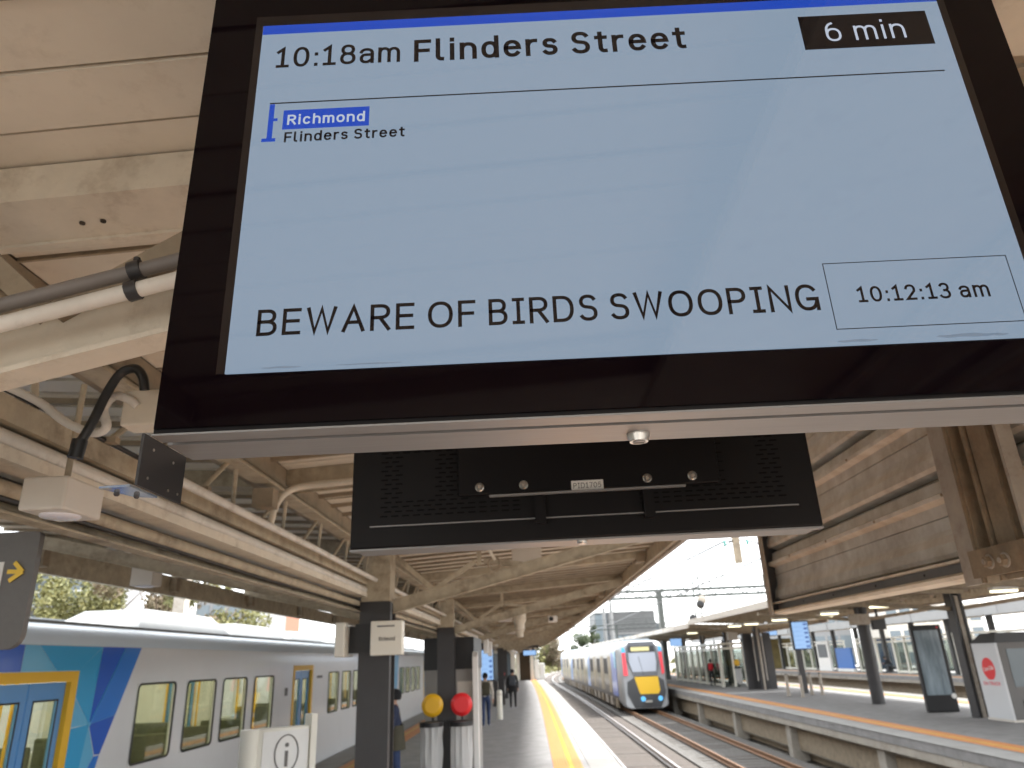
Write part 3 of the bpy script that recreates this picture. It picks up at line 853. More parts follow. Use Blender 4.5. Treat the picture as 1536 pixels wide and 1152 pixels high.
# ------------------------------------------------------------------ near display
D0 = 0.975
sd = thing('information_display', 'large black framed departure screen warning of swooping birds', 'display', (.17, 1.05, 2.474))
MB().cbox(-.534, .882, D0 + .012, 1.022, 2.476, 3.33, .003).build('front_case', 'pid_black', sd)
MB().box(-.530, .878, D0 + .006, D0 + .0125, 2.482, 3.325).build('bezel_glass', 'glassblack', sd)
al = MB().box(-.534, .882, D0 + .010, 1.020, 2.4725, 2.4755).build('bottom_trim', 'alu', sd)
MB().box(-.526, .876, 1.020, 1.034, 2.482, 2.4845).build('trim_groove', 'gap', al)
MB().box(-.534, .882, 1.0345, 1.122, 2.4728, 2.60).build('rear_trim', 'alu', sd)
MB().cbox(-.532, .880, 1.0225, 1.12, 2.60, 3.32, .004).build('rear_case', 'pid_black', sd)
# key lock under the case
kl = MB().lathe([(.018, 0), (.018, -.004), (.0145, -.0115), (.0145, -.013)], (.183, 1.085, 2.4726), 'Z', 28).build('key_lock', 'steel', sd, smooth=True)
MB().lathe([(.010, 0), (.010, -.0012)], (.183, 1.085, 2.4594), 'Z', 20).build('lock_barrel', 'alu', kl)
MB().box(.1755, .1905, 1.084, 1.086, 2.4576, 2.4581).build('key_slot', 'gap', kl)
# lip around the panel
lip = MB()
for (a, b, c, d) in ((-.4475, .7915, 3.2415, 3.265), (-.4475, -.4335, 2.5615, 3.2415), (.7775, .7915, 2.5615, 3.2415)):
    lip.box(a, b, D0 + .0035, D0 + .0062, c, d)
lip.build('panel_lip', 'bezel_in', sd)
scr = MB().box(-.4335, .7775, D0 + .002, D0 + .0058, 2.5615, 3.2410).build('screen', 'screen', sd)
def sfn(u, v, l): return (u, D0 + .0012 - l, v)
def quadm(x0, x1, z0, z1, l=0.0004):
    return MB().add([(x0, D0 + .0018 - l, z0), (x1, D0 + .0018 - l, z0), (x1, D0 + .0018 - l, z1), (x0, D0 + .0018 - l, z1)], [(0, 1, 2, 3)])
quadm(-.4330, .7770, 3.2195, 3.2405).build('header_band', 'scr_blue', scr, fix=False)
lettering('10:18am', sfn, -.403, 3.1405, .046, .145, .2195, .20).build('departure_time', 'scr_ink', scr, fix=False)
lettering('Flinders Street', sfn, -.1583, 3.1385, .051, .172, .4795, .20).build('destination_name', 'scr_ink', scr, fix=False)
quadm(.5252, .7507, 3.1218, 3.1985).build('countdown_box', 'scr_ink', scr, fix=False)
lettering('6 min', lambda u, v, l: (u, D0 + .0007 - l, v), .567, 3.1378, .0435, .105, .138, .22).build('countdown', 'scr_white', scr, fix=False)
quadm(-.4066, .7516, 3.0605, 3.0632).build('divider_line', 'scr_ink', scr, fix=False)
quadm(-.4068, -.3978, 2.9815, 3.0600).build('line_diagram', 'scr_blue', scr, fix=False)
quadm(-.4150, -.3915, 2.9805, 2.9875, .0006).build('terminus_mark', 'scr_blue', scr, fix=False)
quadm(-.3978, -.3908, 3.0235, 3.0292, .0006).build('stop_mark', 'scr_blue', scr, fix=False)
quadm(-.3816, -.2340, 3.0048, 3.0455).build('stop_highlight', 'scr_blue', scr, fix=False)
lettering('Richmond', lambda u, v, l: (u, D0 + .0007 - l, v), -.3736, 3.0135, .0215, .175, .1325, .19).build('stop_name', 'scr_white', scr, fix=False)
lettering('Flinders Street', sfn, -.3765, 2.9776, .0212, .175, .2038, .20).build('stop_name', 'scr_ink', scr, fix=False)
for (wd, xa, xb) in (('BEWARE', -.392, -.1532), ('OF', -.1324, -.0606), ('BIRDS', -.0405, .1234), ('SWOOPING', .1425, .4557)):
    lettering(wd, sfn, xa, 2.6195, .0445, .135, xb - xa, .20).build('warning_word', 'scr_ink', scr, fix=False)
fr = MB()
for (a, b, c, d) in ((.4725, .7525, 2.6972, 2.6986), (.4725, .7525, 2.5866, 2.5880), (.4725, .4739, 2.588, 2.6972), (.7511, .7525, 2.588, 2.6972)):
    fr.add([(a, D0 + .0014, c), (b, D0 + .0014, c), (b, D0 + .0014, d), (a, D0 + .0014, d)], [(0, 1, 2, 3)])
fr.build('clock_frame', 'scr_ink', scr, fix=False)
lettering('10:12:13 am', sfn, .515, 2.6293, .0265, .15, .196, .22).build('clock_text', 'scr_ink', scr, fix=False)
M['smudge'] = mat('panel smudge', (0.012, 0.013, 0.016), 0.2, emit=(0.17, 0.22, 0.29), estr=1.0 * K, spec=0.75)
for (x0, w_, h_) in ((-.35, .03, .0016), (-.22, .05, .0012), (.50, .03, .002), (.66, .045, .0028), (.70, .02, .002)):
    n = 14
    MB().add([(x0 + w_ * math.cos(2 * math.pi * q / n), D0 + .0013, 2.5655 + h_ + h_ * math.sin(2 * math.pi * q / n) * (1 + .4 * math.sin(q * 2.3))) for q in range(n)], [tuple(range(n))]).build('panel_smudge', 'smudge', scr, fix=False)
# side plate hanging below the left end
sp = MB().box(-.5385, -.5345, .968, 1.10, 2.397, 2.4715).build('side_plate', 'dark', sd)
for (y, z) in ((.998, 2.455), (1.06, 2.452), (.992, 2.412), (1.055, 2.408), (1.085, 2.409)):
    MB().lathe([(.0022, 0), (.0022, .0012)], (-.5347, y, z), 'X', 10).build('screw', 'steel', sp)
fl = MB().prism([(-.5387, .957), (-.5387, 1.035), (-.566, 1.022), (-.584, .962)], 'XY', 2.3925, 2.3955).build('flange', 'flange_reflection', sd)
MB().lathe([(.004, 0), (.004, -.003), (.0025, -.005)], (-.574, .990, 2.3925), 'Z', 10).build('bolt', 'dark', fl)
MB().lathe([(.004, 0), (.004, -.003), (.0025, -.005)], (-.556, 1.010, 2.3925), 'Z', 10).build('bolt', 'dark', fl)
# suspension arm up to the roof
MB().box(-.10, .45, 1.125, 1.17, 2.75, 3.1).build('mounting_plate', 'pid_black', sd)
MB().box(.10, .26, 1.18, 1.90, 2.95, 3.05).build('mounting_arm', 'pid_black', sd)
MB().box(.12, .24, 1.48, 1.60, 3.05, 3.55).build('drop_post', 'pid_black', sd)

# ------------------------------------------------------------------ second display, seen from behind
s2 = thing('information_display', 'black back of the second display with bolted plate and asset sticker', 'display', (.17, 2.17, 2.476))
XF = Matrix.Translation(Vector((.168, 2.175, 0))) @ Matrix.Rotation(R(-2.9), 4, 'Z')
def L(mb): return mb.xf(XF)
zb = 2.478
L(MB().cbox(-.706, .706, 0, .115, zb + .004, 3.33, .006)).build('rear_case', 'pid_black', s2)
tr = L(MB().box(-.706, .706, .002, .038, zb - .002, zb + .0035)).build('bottom_trim', 'alu', s2)
L(MB().box(-.690, .690, .042, .118, zb - .001, zb + .0032)).build('bottom_trim', 'alu', s2)
L(MB().lathe([(.016, 0), (.016, -.004), (.012, -.009)], (.0, .02, zb - .002), 'Z', 20)).build('key_lock', 'steel', tr, smooth=True)
# raised inner panel edge
pe = L(MB().box(-.645, .645, -.010, .0, zb + .066, 3.26)).build('rear_panel', 'pid_black', s2)
L(MB().box(-.642, .642, -.0125, -.010, zb + .066, zb + .0695)).build('panel_edge', 'alu', pe)
slots = MB()
for sx in (-1, 1):
    for r_ in range(16):
        z = zb + .095 + r_ * .0142
        for q in range(8):
            if 2 <= q <= 4 and 3 < r_ < 14: continue
            xx = sx * (.60 - q * .034 - (.012 if r_ % 2 else 0))
            slots.box(xx - .011, xx + .011, -.0108, -.0098, z, z + .0042)
    for r_ in range(3):
        z = zb + .095 + r_ * .0142
        for q in range(8, 13):
            xx = sx * (.60 - q * .034)
            slots.box(xx - .011, xx + .011, -.0108, -.0098, z, z + .0042)
L(slots).build('vent_slots', 'slot', s2, kind='stuff')
pl = L(MB().cbox(-.365, .420, -.034, -.012, zb + .144, 3.05, .003)).build('mounting_plate', 'pid_black', s2)
L(MB().box(-.27, .315, -.048, -.0345, zb + .133, zb + .1385)).build('support_ledge', 'alu', s2)
for x in (-.30, -.166, .206, .340):
    b_ = L(MB().lathe([(.0135, 0), (.0135, -.004), (.0105, -.0065)], (x, -.034, zb + .166), 'Y', 20)).build('bolt', 'steel', pl, smooth=True)
    L(MB().lathe([(.006, 0), (.006, -.0015)], (x, -.0406, zb + .166), 'Y', 6)).build('bolt_socket', 'hanger', b_)
for x in (-.30, -.26, .29, .35):
    L(MB().lathe([(.010, 0), (.010, -.006), (.005, -.010)], (x, -.034, zb + .325), 'Y', 10)).build('bolt', 'steel', pl, smooth=True)
for x in (-.12, .205):
    L(MB().box(x - .016, x + .016, -.03, -.011, zb + .05, zb + .13)).build('support_tab', 'pid_black', s2)
st = L(MB().box(-.022, .074, -.0352, -.0342, zb + .139, zb + .170)).build('sticker', 'sticker', pl)
def f2(u, v, l): return tuple(XF @ Vector((u, -.0356 - l, v)))
lettering('PID1705', f2, -.016, zb + .1465, .0165, .11, .083, .22).build('asset_number', 'ink', st, fix=False)
L(MB().box(-.06, .10, -.30, -.035, 2.95, 3.05)).build('mounting_arm', 'pid_black', s2)

# ------------------------------------------------------------------ ribbed weather screen on the right
ws = thing('weather_screen', 'weathered ribbed metal screen hung along the right platform edge', 'screen', (1.5, 2.4, 2.34))
Y0, Y1 = -1.6, 4.42
def ext(prof, nm, m, y0=Y0, y1=Y1, smooth=False):
    return MB().sweep(prof, [y0, (y0 + y1) / 2, y1]).build(nm, m, ws, smooth=smooth)
# one pan module: ridge, flat, joint, flat, ridge, dark groove
def pan(z, h, k):
    def p(x, t): return (1.45 + x, z + t * h)
    outer = [p(.048, .0), p(.004, .035), p(-.006, .08), p(-.002, .20), p(.014, .30), p(.018, .36), p(.018, .50), p(.026, .505), p(.018, .515), p(.018, .66), p(-.016, .70), p(-.018, .75), p(.010, .79), p(.016, .93), p(.048, .985)]
    back = [(x + .004, zz) for (x, zz) in reversed(outer)]
    return MB().sweep(outer + back, [Y0, 1.4, Y1]).build('cladding_sheet', 'grimy_sheet', ws)
for k in range(4):
    pan(2.408 + k * .296, .294, k)
ext([(1.50, 2.36), (1.506, 2.36), (1.506, 3.62), (1.50, 3.62)], 'backing_sheet', 'tan_dark')
ext([(1.42, 2.395), (1.49, 2.395), (1.49, 2.403), (1.42, 2.403)], 'ledge', 'cream')
ext([(1.452, 2.362), (1.458, 2.362), (1.458, 2.395), (1.452, 2.395)], 'base_web', 'pipe_grey')
ext([(1.42, 2.34), (1.49, 2.334), (1.495, 2.345), (1.49, 2.3615), (1.43, 2.3615), (1.415, 2.352)], 'base_channel', 'cream')
for y in (2.75, 3.15, 3.6, 4.0):
    MB().lathe([(.005, 0), (.005, -.002)], (1.4518, y, 2.380), 'X', 8).build('bolt_hole', 'gap', ws)
MB().box(1.405, 1.51, Y1 + .002, Y1 + .012, 2.335, 3.0).build('end_plate', 'dark', ws)
MB().box(1.395, 1.405, Y1 - .05, Y1 + .012, 2.335, 3.0).build('end_flange', 'hanger', ws)
# paired hanger channels and their bolted plate
for (ya, yb, m_) in ((2.37, 2.28, 'hanger'), (2.16, 2.075, 'rust')):
    h = MB().box(1.372, 1.380, yb, ya, 2.31, 3.6).build('hanger_channel', m_, ws)
    MB().box(1.3805, 1.41, ya - .008, ya, 2.31, 3.6).build('channel_flange', 'hanger', h)
    MB().box(1.3805, 1.41, yb, yb + .008, 2.31, 3.6).build('channel_flange', 'rust', h)
MB().box(1.36, 1.3715, 2.255, 2.263, 2.31, 3.6).build('channel_edge', 'rust', ws)
for (yy, m_) in ((2.255, 'rust'), (2.185, 'rust'), (2.03, 'hanger')):
    MB().box(1.366, 1.41, yy - .012, yy, 2.31, 3.6).build('channel_flange', m_, ws)
bp_ = MB().box(1.352, 1.360, 2.02, 2.285, 2.325, 2.405).build('bolted_plate', 'rust', ws)
for (y, z) in ((2.185, 2.364), (2.112, 2.360)):
    b_ = MB().lathe([(.021, 0), (.021, -.004)], (1.352, y, z), 'X', 18).build('washer', 'hanger', bp_)
    MB().lathe([(.0165, -.004), (.0165, -.016), (.0135, -.018)], (1.352, y, z), 'X', 6).build('bolt_head', 'rust', b_)
    MB().lathe([(.008, -.016), (.008, -.021)], (1.352, y, z), 'X', 10).build('bolt_end', 'hanger', b_)
# roof of the shelter the screen hangs from
MB().box(.62, 1.86, -1.6, 1.2, 3.3, 3.36).build('header_beam', 'cream', ws)
for k in range(4):
    for q in range(8):
        yy = .4 + q * .52 + (.13 if k % 2 else 0)
        MB().lathe([(.006, 0), (.005, -.004), (.002, -.005)], (1.432, yy, 2.408 + k * .296 + .294 * .725), 'X', 8).build('rivet', 'rust', ws)

# ------------------------------------------------------------------ train standing at the left of the platform
tr = thing('passenger_train', 'silver grey commuter train with blue triangle livery at the left platform', 'train', (-6.8, 14, -1.1))
XF_, XB_ = -5.35, -8.25
near_doors = [(-1.9, -.35), (7.45, 9.03), (17.28, 18.83)]
doors = near_doors + [(28.4, 29.95), (38.2, 39.75), (48.0, 49.55)]
wins = [(.6, 1.75), (2.1, 3.25), (3.6, 4.75), (5.1, 6.2), (10.45, 11.6), (11.95, 13.08), (13.35, 14.5), (14.85, 16.0), (20.3, 21.38), (21.75, 22.8), (23.1, 24.25),
        (31.2, 32.3), (32.7, 33.8), (34.2, 35.3), (35.7, 36.8), (41.0, 42.1), (42.5, 43.6), (44.0, 45.1)]
WZ0, WZ1 = 1.03, 2.065
TY0, TY1 = -3.0, 52.0
gaps = [(25.6, 26.15)]
def side(x, sgn, fine):
    """car side built round its window and door openings; sgn points outwards"""
    xa, xb = sorted((x, x - sgn * .06))
    cuts = sorted([(a, b, 'w') for a, b in wins] + [(a, b, 'd') for a, b in doors])
    y = TY0
    for (a, b, kd) in cuts:
        MB().box(xa, xb, y, a, -.05, 2.51).build('side_panel', 'train_grey', tr)
        if kd == 'w':
            MB().box(xa, xb, a, b, -.05, WZ0).build('side_panel', 'train_grey', tr)
            MB().box(xa, xb, a, b, WZ1, 2.51).build('side_panel', 'train_grey', tr)
        else:
            MB().box(xa, xb, a, b, 2.23, 2.51).build('side_panel', 'train_grey', tr)
        y = b
    MB().box(xa, xb, y, TY1, -.05, 2.51).build('side_panel', 'train_grey', tr)
    for (a, b) in wins:
        xm = x - sgn * .03
        xo = x + sgn * .004
        w = MB()
        c = .10
        # dark rubber surround with rounded corners
        out = [(a, WZ0), (b, WZ0), (b, WZ1), (a, WZ1)]
        inn = []
        for (cx_, cz_, a0) in ((a + c, WZ0 + c, 180), (b - c, WZ0 + c, 270), (b - c, WZ1 - c, 0), (a + c, WZ1 - c, 90)):
            inn.append([(cx_ + (c - .025) * math.cos(R(a0 + t)), cz_ + (c - .025) * math.sin(R(a0 + t))) for t in (0, 22, 45, 67, 90)])
        vs = []; fs = []
        def add(p): vs.append((xo, p[0], p[1])); return len(vs) - 1
        ids = [[add(p) for p in q] for q in inn]; oid = [add(p) for p in out]
        for q in range(4):
            for t in range(4): fs.append((oid[q], ids[q][t], ids[q][t + 1]))
            nq = (q + 1) % 4
            fs.append((oid[q], ids[q][4], ids[nq][0], oid[nq]))
        w.add(vs, fs)
        wf = w.build('window_frame', 'train_grey', tr)
        ring = [(xo + sgn * .002, p[0], p[1]) for q in inn for p in q]
        if fine: MB().tube(ring + [ring[0]], .016, 6, cap=False).build('window_seal', 'rubber', wf)
        if fine:
            MB().box(xm - .004, xm + .004, a + .01, b - .01, WZ0 + .01, WZ1 - .01).build('window_pane', 'window', wf)
    for (a, b) in doors:
        f = MB()
        xo0, xo1 = sorted((x - sgn * .05, x + sgn * .012))
        f.box(xo0, xo1, a, a + .13, 0, 2.23).box(xo0, xo1, b - .13, b, 0, 2.23).box(xo0, xo1, a + .13, b - .13, 2.12, 2.23)
        df = f.build('door_frame', 'door_yellow', tr)
        mid = (a + b) / 2
        xd0, xd1 = sorted((x - sgn * .085, x - sgn * .045))
        for (p, q) in ((a + .135, mid - .012), (mid + .012, b - .135)):
            lf = MB().box(xd0, xd1, p, p + .11, 0, 2.115).box(xd0, xd1, q - .11, q, 0, 2.115).box(xd0, xd1, p + .11, q - .11, 0, .75).box(xd0, xd1, p + .11, q - .11, 1.93, 2.115)
            dl = lf.build('door_leaf', 'door_blue', tr)
            xp = (xd0 + xd1) / 2
            MB().box(xp - .004, xp + .004, p + .10, q - .10, .74, 1.94).build('door_pane', 'window', dl)
            sl = MB()
            xs0, xs1 = sorted((xd1 if sgn > 0 else xd0, (xd1 if sgn > 0 else xd0) + sgn * .004))
            sl.box(xs0, xs1, p + .095, p + .115, .75, 1.94).box(xs0, xs1, q - .115, q - .095, .75, 1.94).box(xs0, xs1, p + .115, q - .115, .74, .76).box(xs0, xs1, p + .115, q - .115, 1.92, 1.94)
            sl.build('pane_seal', 'rubber', dl)
side(XF_, 1, True)
side(XB_, -1, False)
# curved cove and roof
MB().sweep([(XF_, 2.512), (XF_ - .03, 2.60), (XF_ - .12, 2.70), (XF_ - .26, 2.765), (XF_ - .30, 2.74), (XF_ - .06, 2.512)], [TY0, TY1]).build('cantrail', 'train_sky_tint', tr, smooth=True)
MB().sweep([(XB_, 2.512), (XB_ + .03, 2.60), (XB_ + .12, 2.70), (XB_ + .26, 2.765), (XB_ + .30, 2.74), (XB_ + .06, 2.512)], [TY0, TY1]).build('cantrail', 'train_sky_tint', tr, smooth=True)
MB().sweep([(XF_ - .27, 2.755), (XF_ - .27, 2.80), (XF_ - 1.0, 2.87), (XF_ - 2.0, 2.87), (XB_ + .27, 2.80), (XB_ + .27, 2.755)], [TY0, TY1]).build('roof', 'roofpod', tr)
MB().box(XB_ + .06, XF_ - .06, TY0, TY1, -.02, .02).build('floor', 'interior', tr)
MB().box(XB_ + .1, XF_ - .1, TY0, TY1, 2.45, 2.49).build('ceiling', 'interior', tr)
MB().box(XB_ + .2, XF_ - .2, TY0, TY1, -.9, -.05).build('underframe', 'under', tr)
# seats, rails and poles inside
for (a, b) in wins[4:12]:
    for sx in (XF_ - .75, XB_ + .75):
        s_ = MB().cbox(sx - .45, sx + .45, a + .55, a + .63, .45, 1.28, .03).cbox(sx - .45, sx + .45, a + .2, a + .95, .36, .46, .03).build('seat', 'seat_green', tr)
for (a, b) in doors[1:4]:
    for yy in (a - .35, b + .35, b + 1.6, b + 3.1):
        for xx in (XF_ - .95, XB_ + .95):
            MB().tube([(xx, yy, 0), (xx, yy, 2.45)], .022, 8).build('grab_pole', 'door_yellow', tr)
for xx in (XF_ - .9, XB_ + .9):
    MB().box(xx - .12, xx + .12, TY0 + 1, TY1 - 1, 2.43, 2.448).build('ceiling_lamp', 'train_lamp', tr)
# livery triangles round the first door
xl = XF_ + .003
def tri(nm, m, pts, l=0.0):
    MB().add([(xl + l, y_, z_) for (y_, z_) in pts], [tuple(range(len(pts)))]).build(nm, m, tr, fix=False)
N = (9.41, 1.63)
tri('livery_panel', 'blue1', [(6.2, 2.505), (7.98, 2.505), (7.98, 2.235), (6.2, 2.235)])
tri('livery_panel', 'cyan2', [(7.985, 2.505), (8.22, 2.505), (8.60, 2.235), (7.985, 2.235)])
tri('livery_panel', 'cyan', [(8.225, 2.505), (9.46, 2.505), (9.035, 2.235), (8.605, 2.235)])
tri('livery_panel', 'cyan', [(9.465, 2.505), N, (9.035, 1.95), (9.035, 2.235)])
tri('livery_panel', 'cyan2', [(9.035, 1.94), N, (9.035, 1.62)])
tri('livery_panel', 'blue1', [(9.47, 2.505), (10.0, 2.505), N])
tri('livery_panel', 'blue2', [(10.005, 2.505), (10.42, 2.505), (9.98, 1.70), (9.42, 1.63)])
tri('livery_panel', 'blue1', [N, (9.975, 1.695), (9.74, 1.27), (9.62, 1.28)])
tri('livery_panel', 'cyan', [(9.035, 1.61), N, (9.30, .9), (9.035, .9)])
tri('livery_panel', 'cyan2', [(9.405, 1.62), (9.61, 1.27), (9.305, .9)])
tri('livery_panel', 'blue2', [(9.61, 1.26), (9.735, 1.26), (9.25, -.02), (9.035, -.02), (9.035, .89), (9.305, .89)])
tri('livery_panel', 'blue2', [(4.8, 2.505), (6.195, 2.505), (6.195, -.02), (5.6, -.02)])
tri('livery_panel', 'blue1', [(6.2, 2.23), (7.445, 2.23), (7.445, -.02), (6.2, -.02)])
for (p, q) in ((N, (9.98, 1.70)), (N, (10.0, 2.5))):
    MB().bar((xl + .003, p[0], p[1]), (xl + .003, q[0], q[1]), .002, .016, (1, 0, 0)).build('livery_line', 'cyan2', tr)
MB().lathe([(.03, 0), (.03, .003)], (xl + .003, N[0], N[1]), 'X', 14).build('livery_dot', 'cyan2', tr)
tri('livery_panel', 'blue2', [(27.2, 2.505), (28.38, 2.505), (28.38, -.02), (27.0, -.02)])
tri('livery_panel', 'cyan', [(29.97, 2.505), (31.0, 2.505), (30.4, -.02), (29.97, -.02)])
MB().box(XF_ - .2, XF_ + .006, gaps[0][0], gaps[0][1], -.05, 2.55).build('gangway', 'rubber', tr)
# small numbers and door marks beside the far door
MB().box(xl, xl + .002, 16.75, 16.95, 1.62, 1.78).build('door_sign', 'sign_grey', tr)
MB().box(xl, xl + .002, 19.2, 19.7, 1.92, 1.98).build('car_number', 'sign_grey', tr)
# roof pods
def pod(y0, y1, x0, x1, h, m='roofpod'):
    return MB().add([(x0, y0, 2.83), (x1, y0, 2.83), (x1, y1, 2.83), (x0, y1, 2.83), (x0 + .25, y0 + .7, 2.83 + h), (x1 - .3, y0 + .7, 2.83 + h), (x1 - .3, y1 - .35, 2.83 + h), (x0 + .25, y1 - .35, 2.83 + h)],
        [(0, 3, 2, 1), (4, 5, 6, 7), (0, 1, 5, 4), (1, 2, 6, 5), (2, 3, 7, 6), (3, 0, 4, 7)]).build('roof_pod', m, tr)
for (y0, y1, x1, h) in ((11.6, 15.3, -6.05, .35), (15.6, 19.0, -6.1, .30), (19.3, 22.4, -6.05, .27), (22.6, 24.9, -6.2, .24), (27.5, 31.5, -6.05, .34), (32, 36, -6.1, .3), (37, 41, -6.1, .3)):
    p_ = pod(y0, y1, -7.6, x1, h)
    for k in range(2):
        yy = y0 + .9 + k * (y1 - y0 - 1.8)
        MB().box(x1 - .27, x1 - .16, yy, yy + .5, 2.88, 2.95).build('vent_grille', 'bldg_dark', p_)
MB().box(-6.15, -5.72, 25.0, 25.5, 2.78, 3.02).build('roof_fitting', 'tan_dark', tr)

# ------------------------------------------------------------------ train arriving on the right
ft = thing('passenger_train', 'arriving blue and grey train with yellow nose on the right track', 'train', (7.05, 49, -1.1))
def tcx(y): return 7.05 + (sh(y) - sh(49))
def xs(x, y): return x + sh(y) - sh(49)
hw = 1.52
ysr = yrange(50.6, 118, 2.5)
sec = [(-hw + .1, -.55), (-hw, -.2), (-hw, 2.45), (-hw + .18, 2.78), (-hw + .6, 3.0), (hw - .6, 3.0), (hw - .18, 2.78), (hw, 2.45), (hw, -.2), (hw - .1, -.55)]
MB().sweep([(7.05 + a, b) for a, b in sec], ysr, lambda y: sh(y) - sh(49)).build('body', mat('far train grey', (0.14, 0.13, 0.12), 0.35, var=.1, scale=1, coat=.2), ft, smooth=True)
MB().sweep([(7.05 + a, b) for a, b in [(-hw + .02, 2.46), (-hw + .17, 2.80), (-hw + .6, 3.02), (hw - .6, 3.02), (hw - .17, 2.80), (hw - .02, 2.46), (hw - .2, 2.74), (hw - .6, 2.96), (-hw + .6, 2.96), (-hw + .2, 2.74)]], ysr, lambda y: sh(y) - sh(49)).build('roof', 'train_sky_tint', ft, smooth=True)
def nose_ring(y, w, zb_, zt, r_):
    """rounded rectangle section of the cab"""
    pts = []
    for (cx_, cz_, a0) in ((w - r_, zb_ + r_ * .5, 270), (w - r_, zt - r_, 0), (-w + r_, zt - r_, 90), (-w + r_, zb_ + r_ * .5, 180)):
        for t in (0, 30, 60, 90):
            rr = r_ if cz_ > 1 else r_ * .5
            pts.append((7.05 + cx_ + r_ * math.cos(R(a0 + t)), y, cz_ + rr * math.sin(R(a0 + t))))
    return pts
rings = [nose_ring(50.62, 1.52, -.75, 3.0, .45), nose_ring(49.9, 1.51, -.85, 3.0, .48), nose_ring(49.35, 1.46, -.95, 2.98, .5), nose_ring(49.05, 1.38, -.98, 2.9, .5), nose_ring(48.93, 1.28, -.95, 2.8, .5)]
# the windscreen rakes back: push upper points away
vs = []; fs = []
for rg in rings:
    for p in rg:
        t = max(0, (p[2] - .9)) / 2.1
        vs.append((p[0], p[1] + t * .55 * (1 if p[1] < 50.5 else 0), p[2]))
nn = len(rings[0])
for i in range(len(rings) - 1):
    for k in range(nn):
        fs.append((i * nn + k, i * nn + (k + 1) % nn, (i + 1) * nn + (k + 1) % nn, (i + 1) * nn + k))
fs.append(tuple((len(rings) - 1) * nn + k for k in range(nn)))
MB().add(vs, fs)  .build('cab', mat('cab grey white', (.33, .34, .35), .35, coat=.3), ft, smooth=True)
def fy(z): return 48.93 + max(0, z - .9) / 2.1 * .55
def face(nm, m, poly, l, parent=ft):
    n = len(poly)
    v = [(7.05 + x, fy(z) - l, z) for x, z in poly] + [(7.05 + x, fy(z) - l + .02, z) for x, z in poly]
    f = [tuple(range(n)), tuple(range(2 * n - 1, n - 1, -1))] + [(i, i + n, (i + 1) % n + n, (i + 1) % n) for i in range(n)]
    return MB().add(v, f).build(nm, m, parent)
mask_ = face('front_mask', 'front_dark', [(-.62, .9), (.78, .9), (1.00, 1.7), (.96, 2.55), (.80, 2.93), (-.80, 2.93), (-1.0, 2.55), (-1.0, 1.75)], .012)
ws_ = face('windscreen', 'front_glass', [(-.72, 1.15), (.75, 1.15), (.84, 1.7), (.82, 2.28), (-.86, 2.28), (-.88, 1.75)], .03)
MB().bar((7.0, fy(1.1) - .045, 1.0), (6.8, fy(2.1) - .045, 2.05), .03, .02).build('wiper', 'rubber', ws_)
dsp = face('destination_panel', 'rubber', [(-.86, 2.33), (.84, 2.33), (.80, 2.68), (-.84, 2.68)], .03)
face('destination_display', 'dest', [(-.68, 2.38), (.50, 2.38), (.50, 2.62), (-.68, 2.62)], .055, dsp)
face('lower_mask', 'front_dark', [(-1.16, -.1), (-.75, -.92), (.85, -.92), (1.22, -.1), (1.18, .62), (.78, .86), (-.62, .86), (-1.12, .58)], .03)
face('nose_panel', 'front_yellow', [(-.36, -.14), (.76, -.14), (.88, .05), (.82, .86), (-.66, .86), (-.44, .05)], .055)
for (sx, x0, x1) in ((-1, -1.30, -1.05), (1, 1.05, 1.28)):
    face('pillar_graphic', 'front_red', [(x0 + .02 * sx, 1.1 if sx > 0 else .95), (x1 + (.02 if sx < 0 else -.0), .95), (x1 - .02, 2.3), (x0 + .02, 2.3)] if sx < 0 else [(x0 + .04, .95), (x1 - .02, 1.05), (x1 - .02, 2.3), (x0, 2.3)], .055 if sx > 0 else .055)
    face('pillar_top', 'cyan', [(x0, 2.32), (x1, 2.32), (x1 - .05, 2.62), (x0 + .05, 2.62)], .055)
for sx in (-.22, .85):
    MB().lathe([(.15, 0), (.13, -.04)], (7.05 + sx, 48.90, -.42), 'Y', 16).build('headlight', 'headlight', ft)
MB().box(6.95, 7.35, 48.7, 48.95, -.62, -.5).build('coupler', 'steel', ft)
# side doors, windows, blue ends
def fside(nm, m, y0, y1, z0, z1, l=.012, sgn=-1):
    v = []
    for y in (y0, y1):
        x = 7.05 + sgn * (hw + l) + sh(y) - sh(49)
        v += [(x, y, z0), (x, y, z1)]
    return MB().add(v + [(a - sgn * .02, b, c) for a, b, c in v], [(0, 1, 3, 2), (4, 6, 7, 5), (0, 2, 6, 4), (1, 5, 7, 3), (0, 4, 5, 1), (2, 3, 7, 6)]).build(nm, m, ft)
fside('livery_panel', 'blue1', 50.7, 53.6, -.3, 2.42)
fside('livery_panel', 'cyan', 50.7, 52.0, 1.4, 2.42, .016)
for c in range(3):
    b0 = 54.2 + c * 22
    for k, dy in enumerate((0, 5.4, 11.5)):
        fside('door', 'tan', b0 + dy, b0 + dy + 1.4, -.2, 2.15)
        fside('window', 'rubber', b0 + dy + 1.9, b0 + dy + 4.4, .95, 2.0)
        fside('door', 'tan', b0 + dy + 4.55, b0 + dy + 4.9, -.2, 2.15, .010)
    fside('livery_panel', 'blue2', b0 + 16.6, b0 + 19.0, -.3, 2.42)
MB().sweep([(5.75, -1.1), (8.35, -1.1), (8.35, -.5), (5.75, -.5)], ysr[1:], lambda y: sh(y) - sh(49)).build('underframe', 'under', ft)
for k in range(16):
    y = 52 + k * 3.1
    MB().box(xs(5.60, y), xs(5.72, y), y, y + 1.6, -1.05, -.45).build('underfloor_box', 'hanger' if k % 3 else 'tan_dark', ft)
